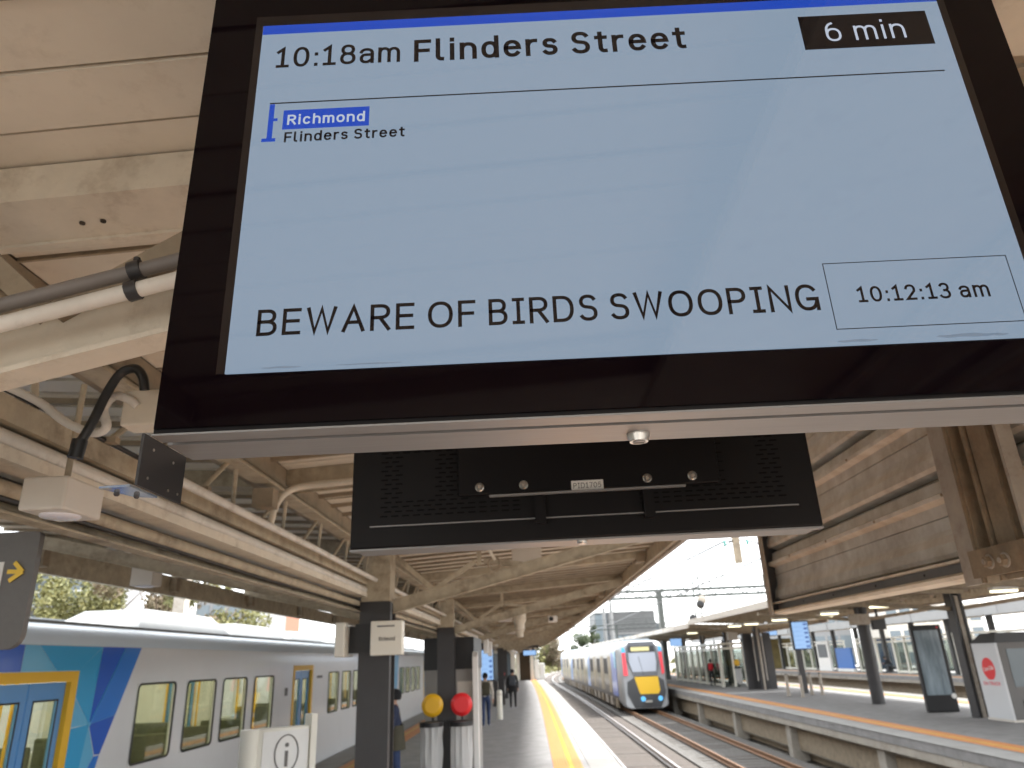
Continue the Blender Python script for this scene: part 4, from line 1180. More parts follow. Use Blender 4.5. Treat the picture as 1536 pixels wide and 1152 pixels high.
for k in range(5):
    y = 51 + k * 5
    MB().box(xs(6.2, y), xs(7.9, y), y, y + 3.2, 3.0, 3.16).build('roof_equipment', 'roofpod', ft)

# ------------------------------------------------------------------ things on the near platform
# hanging grey sign with a yellow arrow
gs = thing('direction_sign', 'grey hanging sign with yellow arrow at the left edge', 'sign', (-2.6, 3.0, 2.77))
def rrect(x0, x1, z0, z1, r_, n=5):
    out = []
    for (cx_, cz_, a0) in ((x1 - r_, z0 + r_, 270), (x1 - r_, z1 - r_ * .3, 0), (x0 + r_, z1 - r_ * .3, 90), (x0 + r_, z0 + r_, 180)):
        rr = r_ if cz_ < (z0 + z1) / 2 else r_ * .3
        for t in range(n + 1):
            a = R(a0 + 90 * t / n)
            out.append((cx_ + (r_ - rr if math.cos(a) > 0 else -(r_ - rr)) * (1 if cz_ > (z0 + z1) / 2 else 0) + rr * math.cos(a), cz_ + rr * math.sin(a)))
    return out
MB().prism(rrect(-3.3, -2.035, 2.268, 2.735, .06), 'XZ', 3.0, 3.03).build('panel', 'sign_grey', gs, smooth=True)
ar = MB()
ca = (-2.105, 2.572)
for kk, (p, q) in enumerate((((-2.142, 2.5715), (-2.085, 2.5695)), ((-2.118, 2.608), (-2.078, 2.569)), ((-2.127, 2.533), (-2.078, 2.569)))):
    yy = 2.9965 - kk * .0012
    ar.bar((p[0], yy, p[1]), (q[0], yy, q[1]), .004, .017, (0, 0, 1) if abs(p[1] - q[1]) < .01 else (1, 0, 1) if p[1] < q[1] else (-1, 0, 1))
ar.build('arrow', 'arrow_yellow', gs)
MB().box(-2.5, -2.163, 2.996, 2.9995, 2.50, 2.612).build('sign_patch', 'white', gs)
MB().tube([(-2.5, 3.05, 2.73), (-2.5, 3.05, 3.4)], .02, 8).build('drop_rod', 'tan', gs)
MB().tube([(-3.1, 3.05, 2.73), (-3.1, 3.05, 3.4)], .02, 8).build('drop_rod', 'tan', gs)

# station name boxes on the first column
for (x0, x1, lab, nm_) in ((-1.615, -1.29, 'white name sign box on the right of the first black column', True), (-1.975, -1.875, 'white sign box on the left of the first black column', False)):
    o = thing('name_sign', lab, 'sign', ((x0 + x1) / 2, 7.78, 2.25), 'signs on the first column')
    MB().cbox(x0, x1, 7.66, 7.80 if nm_ else 8.1, 2.245, 2.575, .012).build('sign_box', 'help_white', o)
    if nm_:
        MB().box(x0 + .07, x1 - .08, 7.655, 7.659, 2.515, 2.53).build('header_bar', 'sign_grey', o)
        lettering('Richmond', lambda u, v, l: (u, 7.656 - l, v), x0 + .09, 2.38, .042, .15, .16, .2).build('sign_text', 'sign_grey', o, fix=False)
        MB().box(-1.80, -1.44, 7.805, 7.83, 2.28, 2.56).build('bracket', 'black', o)
    else:
        MB().box(-1.874, -1.78, 7.85, 8.08, 2.28, 2.54).build('bracket', 'black', o)

# help point panel with an i
hp = thing('help_point', 'cream help point with an i in an oval beside the train', 'help point', (-3.1, 10, 0))
HX = Matrix.Translation(Vector((-3.18, 10.0, 0))) @ Matrix.Rotation(R(38), 4, 'Z')
MB().cbox(-.36, .36, 0, .16, .1, 1.47, .02).xf(HX).build('body', 'help_white', hp, smooth=True)
MB().tube([(-.40, .06, .05), (-.40, .06, 1.47)], .11, 20).xf(HX).build('side_post', 'help_white', hp, smooth=True)
MB().box(.36, .44, -.03, .2, .05, 1.60).xf(HX).build('side_fin', 'help_white', hp)
fp_ = MB().box(-.25, .34, -.008, -.002, .6, 1.43).xf(HX).build('face_plate', 'white', hp)
MB().tube([tuple((.06 + .15 * math.cos(R(a)), -.012, 1.17 + .21 * math.sin(R(a)))) for a in range(0, 361, 12)], .008, 6).xf(HX).build('oval_ring', 'sign_grey', fp_)
MB().cbox(.04, .08, -.014, -.009, 1.02, 1.20, .002).xf(HX).build('letter_stem', 'sign_grey', fp_)
MB().lathe([(.026, -.014), (.026, -.009)], (.06, 0, 1.265), 'Y', 14).xf(HX).build('letter_dot', 'sign_grey', fp_)

# equipment cabinet behind the second column
cb = thing('equipment_cabinet', 'grey cabinet with black top band behind the second column', 'cabinet', (-1.63, 16.4, 0))
MB().box(-2.11, -1.155, 15.25, 17.6, 0, 2.022).build('body', mat('cabinet grey', (0.30, 0.285, 0.265), 0.6, var=.1, scale=3), cb)
MB().box(-2.13, -1.135, 15.23, 17.62, 2.024, 2.62).build('top_band', 'black', cb)
MB().box(-1.47, -1.18, 15.235, 15.248, 1.50, 1.80).build('notice', 'lightbox', cb)
o = thing('wing_panel', 'tall white wing panel standing edge on beside the red lidded bin', 'panel', (-1.09, 15.0, 0))
MB().prism([(15.0, 0), (15.22, 0), (15.22, 2.30), (15.15, 2.34), (15.0, 2.24)], 'YZ', -1.15, -1.055).build('panel', 'white', o)

def clear_bin(x, y, mlid, label):
    o = thing('bag_bin', label, 'bin', (x, y, 0), 'bins with clear bags')
    rg = MB().lathe([(.20, 1.10), (.215, 1.10), (.215, 1.18), (.20, 1.18)], (x, y, 0), 'Z', 24).build('ring', 'black', o, smooth=True)
    lid = MB().lathe([(.0, -.05), (.12, -.045), (.175, -.02), (.195, 0), (.195, .025), (.0, .03)], (x, y + .12, 1.44), 'Y', 28).build('lid', mlid, o, smooth=True)
    MB().lathe([(.12, -.055), (.13, -.055), (.13, -.045), (.12, -.045)], (x, y + .12, 1.44), 'Y', 24).build('lid_rim', mlid, lid, smooth=True)
    bag = MB(); vs_ = []; fs_ = []
    rnd = random.Random(int(x * 100))
    rows = [(.20, 1.11), (.185, .95), (.19, .7), (.18, .45), (.15, .28), (.05, .2)]
    n = 22
    for (r_, z_) in rows:
        for k in range(n):
            rr = r_ * (1 + .10 * math.sin(k * 2.9 + z_ * 3) + rnd.uniform(-.06, .06))
            vs_.append((x + rr * math.cos(2 * math.pi * k / n), y + rr * math.sin(2 * math.pi * k / n), z_))
    for i in range(len(rows) - 1):
        for k in range(n): fs_.append((i * n + k, i * n + (k + 1) % n, (i + 1) * n + (k + 1) % n, (i + 1) * n + k))
    bag.add(vs_, fs_).build('clear_bag', 'clear_bag', o, smooth=True)
    rub = MB()
    for k in range(7):
        rub.cbox(x - .1 + rnd.uniform(-.03, .08), x + .02 + rnd.uniform(0, .08), y - .08, y + .06, .22 + k * .035, .27 + k * .04, .01)
    rub.build('rubbish', 'lightbox', o)
    MB().box(x - .02, x + .02, y + .19, y + .23, 0, 1.3).build('stand', 'black', o)
    return o
clear_bin(-1.83, 14.1, 'bin_yellow', 'clear bag bin with open yellow lid at the second column')
clear_bin(-1.30, 14.1, 'red', 'clear bag bin with open red lid at the second column')
clear_bin(-1.75, 44, 'red', 'red lidded bin furthest down the near platform')

def portrait_display(x0, x1, y, z0, z1, label, side_dark=.12, post_x=None):
    o = thing('portrait_display', label, 'display', ((x0 + x1) / 2, y, 0), 'tall departure boards')
    MB().cbox(x0 - .05, x1 + .05, y, y + .25, z0 - .06, z1 + .06, .02).build('case', 'black', o)
    s_ = MB().box(x0, x1, y - .006, y - .002, z0, z1).build('screen', 'screen_far', o)
    n = 6
    for k in range(n):
        z = z1 - (z1 - z0) * (k + .55) / n
        MB().box(x1 - (x1 - x0) * .28, x1 - .05, y - .012, y - .008, z - .04, z + .06).build('row_block', 'screen_row', s_)
        MB().box(x0 + .05, x1 - (x1 - x0) * .4, y - .012, y - .008, z - .13, z - .12).build('row_line', 'screen_row', s_)
    px = post_x if post_x is not None else (x0 + x1) / 2
    MB().box(px - .13, px + .13, y + .06, y + .24, 0, z0 - .06).build('post', 'dark', o)
    return o
portrait_display(-2.68, -1.98, 39.6, 1.26, 2.80, 'tall blue departure board on the near platform behind walking people', post_x=-1.90)
o = thing('bollard', 'short cream bollard on the near platform between the walkers', 'bollard', (-1.33, 31, 0))
MB().lathe([(.11, 0), (.11, 1.0), (.09, 1.05), (.03, 1.07)], (-1.33, 31, 0), 'Z', 18).build('post', 'help_white', o, smooth=True)
MB().lathe([(.113, .88), (.113, .94)], (-1.33, 31, 0), 'Z', 18).build('band', 'lightbox', o)
# far end of the near platform
o = thing('waiting_room', 'cream framed waiting room far down the near platform', 'shelter', (-2.0, 58, 0))
for k in range(4):
    MB().box(-3.2 + sh(55 + k * 4), -1.15 + sh(55 + k * 4), 55 + k * 4, 55.2 + k * 4, 0, 2.7).build('frame_panel', 'help_white', o)
MB().box(-3.1, -1.4, 52, 52.1, .9, 2.6).build('window', 'bldg_glass', o)
MB().box(-3.3, -1.2, 51.9, 70, 2.72, 2.9).build('roof', 'white', o)
o = thing('stair_enclosure', 'dark brown stair opening at the far end of the platform', 'stair', (-.8, 88.5, 0))
MB().box(-1.35, -.15, 86.5, 89, 0, 2.95).build('opening', mat('stair dark', (0.045, 0.03, 0.015), .9), o)
MB().box(-.15, .25, 86.3, 89, 0, 3.0).build('jamb', 'help_white', o)
MB().box(-1.75, -1.35, 86.3, 89, 0, 3.0).build('jamb', 'help_white', o)
o = thing('ticket_machine', 'pair of pale cabinets at the far platform end by the tracks', 'cabinet', (.9, 88, 0))
MB().cbox(.30, .82, 86.8, 87.6, 0, 2.1, .08).build('cabinet', 'white', o)
MB().cbox(.86, 1.45, 86.9, 87.6, 0, 1.7, .08).build('cabinet', 'white', o)
o = thing('platform_display', 'small blue hanging display far along the near platform', 'display', (-.1, 60, 2.6))
MB().box(-.66, .44, 60, 60.2, 2.42, 2.88).build('case', 'black', o)
MB().box(-.60, .38, 59.99, 59.998, 2.46, 2.80).build('screen', 'screen_far', o)
MB().box(-.15, -.05, 60.05, 60.15, 2.88, 3.5).build('drop_post', 'black', o)
o = thing('sign_gantry', 'black cluttered sign frame across the far platform', 'sign', (-.6, 56, 2.9))
MB().box(-2.0, .6, 56, 56.15, 2.95, 3.1).build('beam', 'black', o)
for k in range(4):
    MB().box(-.1 + k * .18, .02 + k * .18, 55.95, 56.0, 2.75 + .05 * (k % 2), 2.93).build('hung_box', 'black' if k % 2 else 'lightbox', o)
# glossy grey bollard lamps on columns: small white conduits boxes
for (y, z, lab) in ((22.0, 2.35, 'slim white box on the third column'), (24.0, 2.30, 'slim white box just past the third column')):
    o = thing('call_box', lab, 'box', (-1.28, y, z), 'slim white boxes')
    MB().cbox(-1.36, -1.22, y, y + .2, z, z + .42, .02).build('case', 'white', o)
    MB().box(-1.45, -1.36, y + .05, y + .15, z + .1, z + .3).build('bracket', 'black', o)

# ------------------------------------------------------------------ second platform: canopy, columns, shelters
def dz2(x): return 3.60 + .07 * abs(x - 13.3)
c2 = thing('platform_canopy', 'grey fascia canopy over the middle platform with lit strip lamps', 'canopy', (13.3, 30, 0))
def canopy2(y0, y1, dz):
    for k in range(int((y1 - y0) / 4)):
        ya = y0 + 4 * k; s = sh(ya)
        MB().box(9.15 + s, 9.25 + s, ya, ya + 3.99, 3.65 + dz, 3.92 + dz).build('fascia', 'hanger', c2)
        MB().box(17.2 + s, 17.3 + s, ya, ya + 3.99, 3.65 + dz, 3.92 + dz).build('fascia', 'hanger', c2)
        m_ = MB()
        slab(m_, 9.25, 13.3, ya, ya + 4, lambda x: 3.62 + dz + .05 * (13.3 - x), 0, .05, s)
        slab(m_, 13.3, 17.2, ya, ya + 4, lambda x: 3.62 + dz + .05 * (x - 13.3), 0, .05, s)
        m_.build('ceiling_panel', 'tan_dark', c2)
        for yy in (ya + 1, ya + 3):
            r_ = MB()
            slab(r_, 9.3, 13.2, yy, yy + .1, lambda x: 3.62 + dz + .05 * (13.3 - x), -.12, -.004, s)
            slab(r_, 13.4, 17.1, yy, yy + .1, lambda x: 3.62 + dz + .05 * (x - 13.3), -.12, -.004, s)
            r_.build('rafter', 'tan', c2)
canopy2(8, 44, 0); canopy2(44.2, 108.2, -.17)
for k, y in enumerate([17.3, 24.1, 31.0, 45.5, 52.5, 59.5, 66.5]):
    s = sh(y)
    cc = MB()
    if k == 2: cc.tube([(13.45 + s, y, 0), (13.45 + s, y, 3.6)], .24, 18)
    else: cc.box(13.25 + s, 13.33 + s, y - .2, y + .2, 0, 3.6).box(13.52 + s, 13.60 + s, y - .2, y + .2, 0, 3.6).box(13.34 + s, 13.51 + s, y - .03, y + .03, 0, 3.6)
    co = cc.build('column', 'dark', c2, smooth=(k == 2))
    if k != 2: MB().box(13.37 + s, 13.49 + s, y - .19, y - .05, 0, 3.5).build('cover_strip', 'hanger', co)
    a_ = MB()
    for (xa, xb) in ((13.25, 9.3), (13.6, 17.1)):
        a_.bar((xa + s, y, 3.12), (xb + s, y, 3.52), .14, .12)
    a_.build('cantilever_arm', 'tan_dark', c2)
LAMP_LABELS = ['lit strip lamp third from the nearest end of the left lamp row, middle canopy', 'lit strip lamp second of the close pair under the middle canopy', 'lit strip lamp just left of the blue departure board', 'lit strip lamp left of the round column, middle platform',
  'lit lamp at the right edge above the vending machine', 'dimly seen strip lamp above the shelter end', 'furthest strip lamp above the glass shelter', 'lit strip lamp above the near side of the round column', 'lit strip lamp in front of the advert panel']
lamps2 = [(11.05, 41.3), (11.3, 39.0), (11.45, 35.0), (13.1, 33.9), (12.9, 20.6), (11.2, 46.5), (11.0, 52), (12.0, 30.5), (12.2, 26.5)]
for i, (x, y) in enumerate(lamps2):
    o = thing('strip_lamp', LAMP_LABELS[i], 'lamp', (x, y, 3.45), 'strip lamps of the middle platform')
    MB().cbox(x - .35, x + .35, y - .12, y + .12, 3.40, 3.50, .02).build('housing', 'white', o)
    MB().cbox(x - .33, x + .33, y - .10, y + .10, 3.35, 3.399, .015).build('tube_cover', 'lamp', o)
    MB().box(x - .03, x + .03, y - .03, y + .03, 3.50, 3.70).build('stem', 'tan', o)
# cream framed glass shelter
def shelter(x0, x1, y0, y1, h, label, nbay, face_x):
    o = thing('glass_shelter', label, 'shelter', ((x0 + x1) / 2, (y0 + y1) / 2, 0), 'glass waiting shelters')
    ys = yrange(y0, y1, (y1 - y0) / nbay)
    for i, y in enumerate(ys):
        MB().box(face_x - .09, face_x + .09, y - .09, y + .09, 0, h).build('post', 'help_white', o)
        if i + 1 < len(ys):
            q = ys[i + 1]
            for z in (.12, h - .25):
                MB().box(face_x - .05, face_x + .05, y + .09, q - .09, z - .07, z + .07).build('rail', 'help_white', o)
            MB().box(face_x - .01, face_x + .01, y + .09, q - .09, .19, h - .33).build('pane', 'shelter_glass', o)
            MB().box(x1 - .02, x1 + .02, y + .05, q - .05, .2, h - .33).build('pane', 'shelter_glass', o)
    nx = 3
    for i in range(nx + 1):
        x = x0 + (x1 - x0) * i / nx
        MB().box(x - .07, x + .07, y0 - .12, y0 - .02, 0, h).build('post', 'help_white', o)
        if i < nx:
            q = x0 + (x1 - x0) * (i + 1) / nx
            MB().box(x + .07, q - .07, y0 - .08, y0 - .06, .2, h - .3).build('pane', 'shelter_glass', o)
            MB().box(x + .07, q - .07, y0 - .11, y0 - .03, h - .3, h - .16).build('rail', 'help_white', o)
    MB().box(x0 - .1, x1 + .1, y0 - .15, y1 + .1, h + .005, h + .12).build('roof', 'help_white', o)
    MB().box(x0 + .8, x1 - .3, y0 + 1, y1 - 1, .42, .5).build('bench', 'sign_grey', o)
    return o
shelter(12.3, 14.6, 50.6, 66, 2.55, 'cream framed glass shelter on the middle platform behind the red backpack', 7, 12.3)
shelter(29.0, 31.5, 56.5, 62.0, 2.6, 'glass shelter on the far platform right of the sitting person', 3, 29.0)
shelter(29.0, 31.5, 65.2, 68.8, 2.6, 'glass shelter on the far platform left of the sitting person', 3, 29.0)
shelter(29.0, 31.5, 78, 90, 2.6, 'glass shelter furthest left on the far platform', 5, 29.0)
shelter(29.0, 31.5, 45.0, 53.0, 2.6, 'glass shelter on the far platform behind the advert panel', 4, 29.0)

# advertising panel, departure board, vending machine, bins, rails
ap = thing('advert_panel', 'tall black digital advert panel between two dark columns', 'advert panel', (13.5, 26.4, 0))
AX = Matrix.Translation(Vector((13.5, 26.4, 0))) @ Matrix.Rotation(R(-10), 4, 'Z')
MB().cbox(-.48, .48, -.12, .12, 0, 2.72, .03).xf(AX).build('case', 'black', ap)
MB().box(-.40, .36, -.13, -.122, .52, 2.55).xf(AX).build('poster', 'poster', ap)
MB().lathe([(.08, 0), (.08, -.01)], (.40, -.122, .48), 'Y', 16).xf(AX).build('badge', 'white', ap)
MB().lathe([(.03, 0), (.03, -.01)], (.36, -.124, 2.63), 'Y', 10).xf(AX).build('status_light', 'front_red', ap)
portrait_display(13.66, 14.48, 40.0, 2.12, 3.42, 'tall blue departure board hung on the middle platform column', post_x=13.85)
vm = thing('vending_machine', 'white vending machine with a red round logo at the right edge', 'vending machine', (13.3, 22.6, 0))
MB().box(13.24, 13.29, 22.2, 23.4, .06, 2.07).build('side_wall', mat('vending white', (.58, .59, .60), .3, coat=.3), vm)
MB().box(13.292, 14.35, 22.19, 23.4, .06, 2.07).build('front_wall', 'sign_grey', vm)
MB().box(13.22, 14.37, 22.17, 23.42, 0, .058).build('plinth', 'lightbox', vm)
MB().add([(13.22, 22.17, 2.072), (14.37, 22.17, 2.072), (14.37, 23.42, 2.072), (13.22, 23.42, 2.072), (13.3, 22.17, 2.34), (14.37, 22.17, 2.34), (14.37, 22.9, 2.34), (13.3, 22.9, 2.34)], [(0, 3, 2, 1), (4, 5, 6, 7), (0, 1, 5, 4), (1, 2, 6, 5), (2, 3, 7, 6), (3, 0, 4, 7)]).build('canopy_hood', 'black', vm)
dk = MB().lathe([(.30, 0), (.30, -.008)], (13.24, 22.80, 1.38), 'X', 36).build('logo_disc', 'red', vm)
lettering('Coca-Cola', lambda u, v, l: (13.230 - l, 22.80 - u, v + u * .12), -.24, 1.33, .12, .16, .48, .12).build('logo_text', 'white', dk, fix=False)
lettering('ON TRACK', lambda u, v, l: (13.236 - l, 22.80 - u, v), -.42, .93, .10, .17, .80, .15).build('slogan', 'front_red', vm, fix=False)
for z in (1.00 + .09, 1.16 - .13 + .12):
    MB().box(13.233, 13.238, 22.65, 22.95, z, z + .025).build('slogan_line', 'front_red', vm)
MB().box(13.5, 14.2, 22.178, 22.188, .9, 1.9).build('product_window', 'bldg_glass', vm)
MB().box(13.6, 14.1, 22.178, 22.188, .3, .55).build('delivery_flap', 'black', vm)
for (x, m_, lab) in ((13.05, 'bin_yellow', 'yellow lidded bin on the middle platform'), (13.80, 'red', 'red lidded bin on the middle platform')):
    clear_bin(x, 49.4, m_, lab)
# dark frame with poster between the shelter and the departure board
o = thing('poster_frame', 'dark framed poster stand left of the departure board on the middle platform', 'poster stand', (13.4, 46.3, 0))
MB().box(12.68, 13.25, 46.1, 46.35, 0, 3.1).build('frame_post', 'dark', o)
MB().box(13.90, 14.35, 46.1, 46.35, 0, 3.1).build('frame_post', 'dark', o)
MB().box(13.26, 13.89, 46.15, 46.3, .45, 2.9).build('poster', 'lightbox', o)
MB().box(13.26, 13.89, 46.12, 46.32, 0, .44).build('base', 'dark', o)
for i, (x, y) in enumerate(((12.42, 38.4), (12.62, 37.0), (13.66, 38.7), (14.02, 38.3))):
    o = thing('barrier_post', ['grey barrier post furthest left by the departure board', 'grey barrier post second from left by the departure board', 'grey barrier post third from left by the departure board', 'grey barrier post furthest right by the departure board'][i], 'post', (x, y, 0), 'grey barrier posts')
    MB().tube([(x, y, 0), (x, y, .95)], .075, 12).build('tube', 'hanger', o, smooth=True)
    MB().lathe([(.12, 0), (.12, .03), (.09, .04)], (x, y, 0), 'Z', 14).build('foot', 'hanger', o)
    MB().lathe([(.08, .95), (.05, .99)], (x, y, 0), 'Z', 12).build('cap', 'dark', o)
# small hung signs and displays
for (x, y, z, w, h, m_, lab) in ((11.7, 62, 2.7, .9, .55, 'screen_far', 'small blue display hung at the far end of the middle platform'),
                                 (15.6, 50, 3.0, .9, .32, 'screen_far', 'wide blue display right of the departure board'),
                                 (12.9, 49, 2.8, .6, .55, 'lightbox', 'pale square sign above the yellow lidded bin'),
                                 (14.1, 31.0, 2.75, .5, .45, 'black', 'black sign box on the round column'),
                                 (13.2, 30.6, 2.95, .75, .36, 'hanger', 'grey sign box strapped to the round column')):
    o = thing('hung_sign', lab, 'sign', (x, y, z))
    MB().cbox(x - w / 2 - .03, x + w / 2 + .03, y, y + .16, z - .03, z + h + .03, .02).build('case', 'black' if m_ == 'screen_far' else m_, o)
    MB().box(x - w / 2, x + w / 2, y - .008, y - .002, z, z + h).build('face', m_, o)
    MB().box(x - .04, x + .04, y + .04, y + .12, z + h + .03, 3.6).build('drop_post', 'dark', o)

# ------------------------------------------------------------------ third platform
c3 = thing('platform_canopy', 'pale grey canopy over the far platform with the blue hoarding', 'canopy', (29.5, 60, 0))
for k in range(20):
    ya = 24 + 5 * k; s = sh(ya)
    MB().box(26.9 + s, 27.1 + s, ya, ya + 4.98, 3.55, 4.12).build('fascia', mat('pale fascia', (.30, .30, .295), .6, var=.1, scale=1), c3)
    MB().box(27.1 + s, 33 + s, ya, ya + 4.98, 3.75, 3.95).build('ceiling_panel', 'tan_dark', c3)
    MB().box(29.3 + s, 29.6 + s, ya, ya + .3, 0, 3.75).build('column', 'dark', c3)
bh = thing('hoarding', 'bright blue hoarding panels on the far platform', 'hoarding', (29.5, 69, 0))
MB().box(28.6, 28.75, 69.5, 73.0, .25, 2.0).build('panel', 'blue_hoard', bh)
MB().box(30.5, 30.65, 65.6, 69.0, .25, 2.7).build('panel', 'blue_hoard', bh)
MB().box(28.55, 28.8, 69.4, 73.1, 0, .24).build('base', 'white', bh)
o = thing('notice_stand', 'white notice stand with dark poster left of the blue hoarding', 'poster stand', (28.9, 75, 0))
MB().box(28.5, 28.7, 74.4, 77.4, 0, 2.7).build('frame', 'white', o)
MB().box(28.46, 28.499, 74.8, 77.0, 1.2, 2.4).build('poster', 'bldg_dark', o)
o = thing('yellow_store', 'yellowish dark kiosk opening beside the pale sign on the far platform', 'kiosk', (29, 96, 0))
MB().box(28, 31, 92, 101, 0, 3.3).build('body', mat('kiosk ochre', (.16, .12, .04), .8, var=.5, scale=1.5), o)
MB().box(27.9, 28.0, 93, 95, 1.0, 1.8).build('sign', 'lightbox', o)

# ------------------------------------------------------------------ people
def person(name_label, loc, yaw, pose, cloth, cat='person', h=1.72):
    """one continuous body grown with a skin modifier over a posed skeleton; materials follow the nearest bone"""
    root = thing('person', name_label, cat, loc)
    J = {}; E_ = []
    def j(n, p, r): J[n] = (Vector(p), r)
    seated = pose.get('seated', False)
    st = pose.get('stride', .12)
    lean = pose.get('lean', 0.0)
    if not seated:
        j('pelvis', (0, 0, .95), .135); j('waist', (0, .0 + lean * .3, 1.10), .13); j('chest', (0, lean * .8, 1.30), .155); j('neck0', (0, lean, 1.44), .085); j('neck', (0, lean + .01, 1.50), .055)
        j('head', (0, lean + .03, 1.585), .085); j('crown', (0, lean + .025, 1.67), .070)
        for s_, n in ((-1, 'l'), (1, 'r')):
            f = st * s_
            j('hip' + n, (.09 * s_, 0, .90), .105); j('knee' + n, (.10 * s_, f * .7 + .03, .50), .068); j('calf' + n, (.10 * s_, f * .75 - .03, .34), .062); j('ank' + n, (.10 * s_, f * 1.0 - .02, .09), .042); j('toe' + n, (.11 * s_, f * 1.0 + .13, .045), .04)
            j('sho' + n, (.175 * s_, lean * .95, 1.40), .072)
            j('elb' + n, (.245 * s_, lean * .8 - f * .5 - .02, 1.12), .050); j('wri' + n, (.25 * s_, lean * .8 - f * .9 + .06, .88), .033); j('palm' + n, (.25 * s_, lean * .8 - f * .95 + .075, .81), .034)
            for q, (dx, ln) in enumerate(((-.024, .072), (-.008, .085), (.008, .08), (.022, .062))):
                j('fa%d%s' % (q, n), (.25 * s_, lean * .8 - f * .95 + .08 + dx, .81 - ln * .6), .010)
                j('fb%d%s' % (q, n), (.245 * s_, lean * .8 - f * .95 + .092 + dx, .81 - ln * 1.15), .008)
            j('th' + n, (.24 * s_, lean * .8 - f * .95 + .125, .79), .011)
    else:
        j('pelvis', (0, 0, .52), .14); j('waist', (0, .10, .70), .13); j('chest', (0, .26, .88), .15); j('neck0', (0, .37, 1.0), .08); j('neck', (0, .41, 1.05), .056); j('head', (0, .48, 1.11), .085); j('crown', (0, .51, 1.19), .07)
        for s_, n in ((-1, 'l'), (1, 'r')):
            j('hip' + n, (.10 * s_, .06, .52), .105); j('knee' + n, (.14 * s_, .46, .53), .07); j('calf' + n, (.14 * s_, .47, .34), .06); j('ank' + n, (.14 * s_, .46, .09), .042); j('toe' + n, (.15 * s_, .60, .045), .04)
            j('sho' + n, (.18 * s_, .33, .97), .07); j('elb' + n, (.20 * s_, .44, .68), .05); j('wri' + n, (.09 * s_, .62, .68), .033); j('palm' + n, (.06 * s_, .68, .69), .034)
            for q, (dx, ln) in enumerate(((-.02, .07), (-.007, .08), (.007, .075), (.02, .06))):
                j('fa%d%s' % (q, n), (.05 * s_ + dx, .72, .70), .010); j('fb%d%s' % (q, n), (.04 * s_ + dx, .74, .68 - ln * .3), .008)
            j('th' + n, (.03 * s_, .68, .73), .011)
    E_ += [('pelvis', 'waist', 'top'), ('waist', 'chest', 'top'), ('chest', 'neck0', 'top'), ('neck0', 'neck', 'skin'), ('neck', 'head', 'skin'), ('head', 'crown', 'skin')]
    for n in 'lr':
        E_ += [('pelvis', 'hip' + n, 'leg'), ('hip' + n, 'knee' + n, 'leg'), ('knee' + n, 'calf' + n, 'leg'), ('calf' + n, 'ank' + n, 'leg'), ('ank' + n, 'toe' + n, 'shoe'),
               ('neck0', 'sho' + n, 'top'), ('sho' + n, 'elb' + n, 'top'), ('elb' + n, 'wri' + n, 'top'), ('wri' + n, 'palm' + n, 'skin'), ('palm' + n, 'th' + n, 'skin')]
        for q in range(4): E_ += [('palm' + n, 'fa%d%s' % (q, n), 'skin'), ('fa%d%s' % (q, n), 'fb%d%s' % (q, n), 'skin')]
    names = list(J)
    me = bpy.data.meshes.new('skeleton')
    me.from_pydata([J[n][0][:] for n in names], [(names.index(a), names.index(b)) for a, b, _ in E_], [])
    tmp = bpy.data.objects.new('skeleton', me); COL.objects.link(tmp)
    sk = tmp.modifiers.new('skin', 'SKIN'); sk.use_smooth_shade = True; sk.branch_smoothing = .6
    sv = me.skin_vertices[0].data
    for i, n in enumerate(names):
        r_ = J[n][1]
        sv[i].radius = (r_, r_ * (.78 if n in ('chest', 'waist', 'pelvis') else 1.0))
        sv[i].use_root = (n == 'pelvis')
    sb = tmp.modifiers.new('sub', 'SUBSURF'); sb.levels = 1; sb.render_levels = 1
    dg = bpy.context.evaluated_depsgraph_get(); dg.update()
    ev = bpy.data.meshes.new_from_object(tmp.evaluated_get(dg))
    bpy.data.objects.remove(tmp)
    ev.name = 'body'
    k = h / 1.72
    kinds = ['top', 'leg', 'skin', 'shoe']
    mats_ = [cloth['top'], cloth['leg'], SKIN, cloth.get('shoe', M['rubber'])]
    ev.materials.clear()
    for m_ in mats_: ev.materials.append(m_)
    segs = [(J[a][0], J[b][0], kd) for a, b, kd in E_]
    for p in ev.polygons:
        c = p.center; best = 9; bk_ = 'top'
        for (a, b, kd) in segs:
            d = b - a; t = max(0, min(1, (c - a).dot(d) / max(1e-9, d.length_squared)))
            q = (c - (a + d * t)).length
            if q < best: best = q; bk_ = kd
        p.material_index = kinds.index(bk_); p.use_smooth = True
    for v in ev.vertices: v.co *= k
    bo = bpy.data.objects.new('body', ev); COL.objects.link(bo); bo.parent = root
    org(0, 0, 0)
    def part(mb, nm, m_, smooth=True):
        for i_, p in enumerate(mb.v): mb.v[i_] = tuple(Vector(p) * k)
        return mb.build(nm, m_, root, smooth=smooth)
    hd = J['head'][0]; cr_ = J['crown'][0]
    def dome(c, rx, ry, rz, z_lo):
        mb = MB(); vs_ = []; fs_ = []
        n = 14; rows = 7
        for i in range(rows + 1):
            ph = R(90 - (90 + z_lo) * i / rows)
            for q in range(n):
                a = 2 * math.pi * q / n
                vs_.append((c[0] + rx * math.cos(ph) * math.cos(a), c[1] + ry * math.cos(ph) * math.sin(a), c[2] + rz * math.sin(ph)))
        for i in range(rows):
            for q in range(n): fs_.append((i * n + q, i * n + (q + 1) % n, (i + 1) * n + (q + 1) % n, (i + 1) * n + q))
        return mb.add(vs_, fs_)
    part(dome((cr_.x, cr_.y - .035, cr_.z - .045), .098, .112, .115, 35), 'hair', cloth.get('hair', M['rubber']))
    fy_ = hd.y + .085
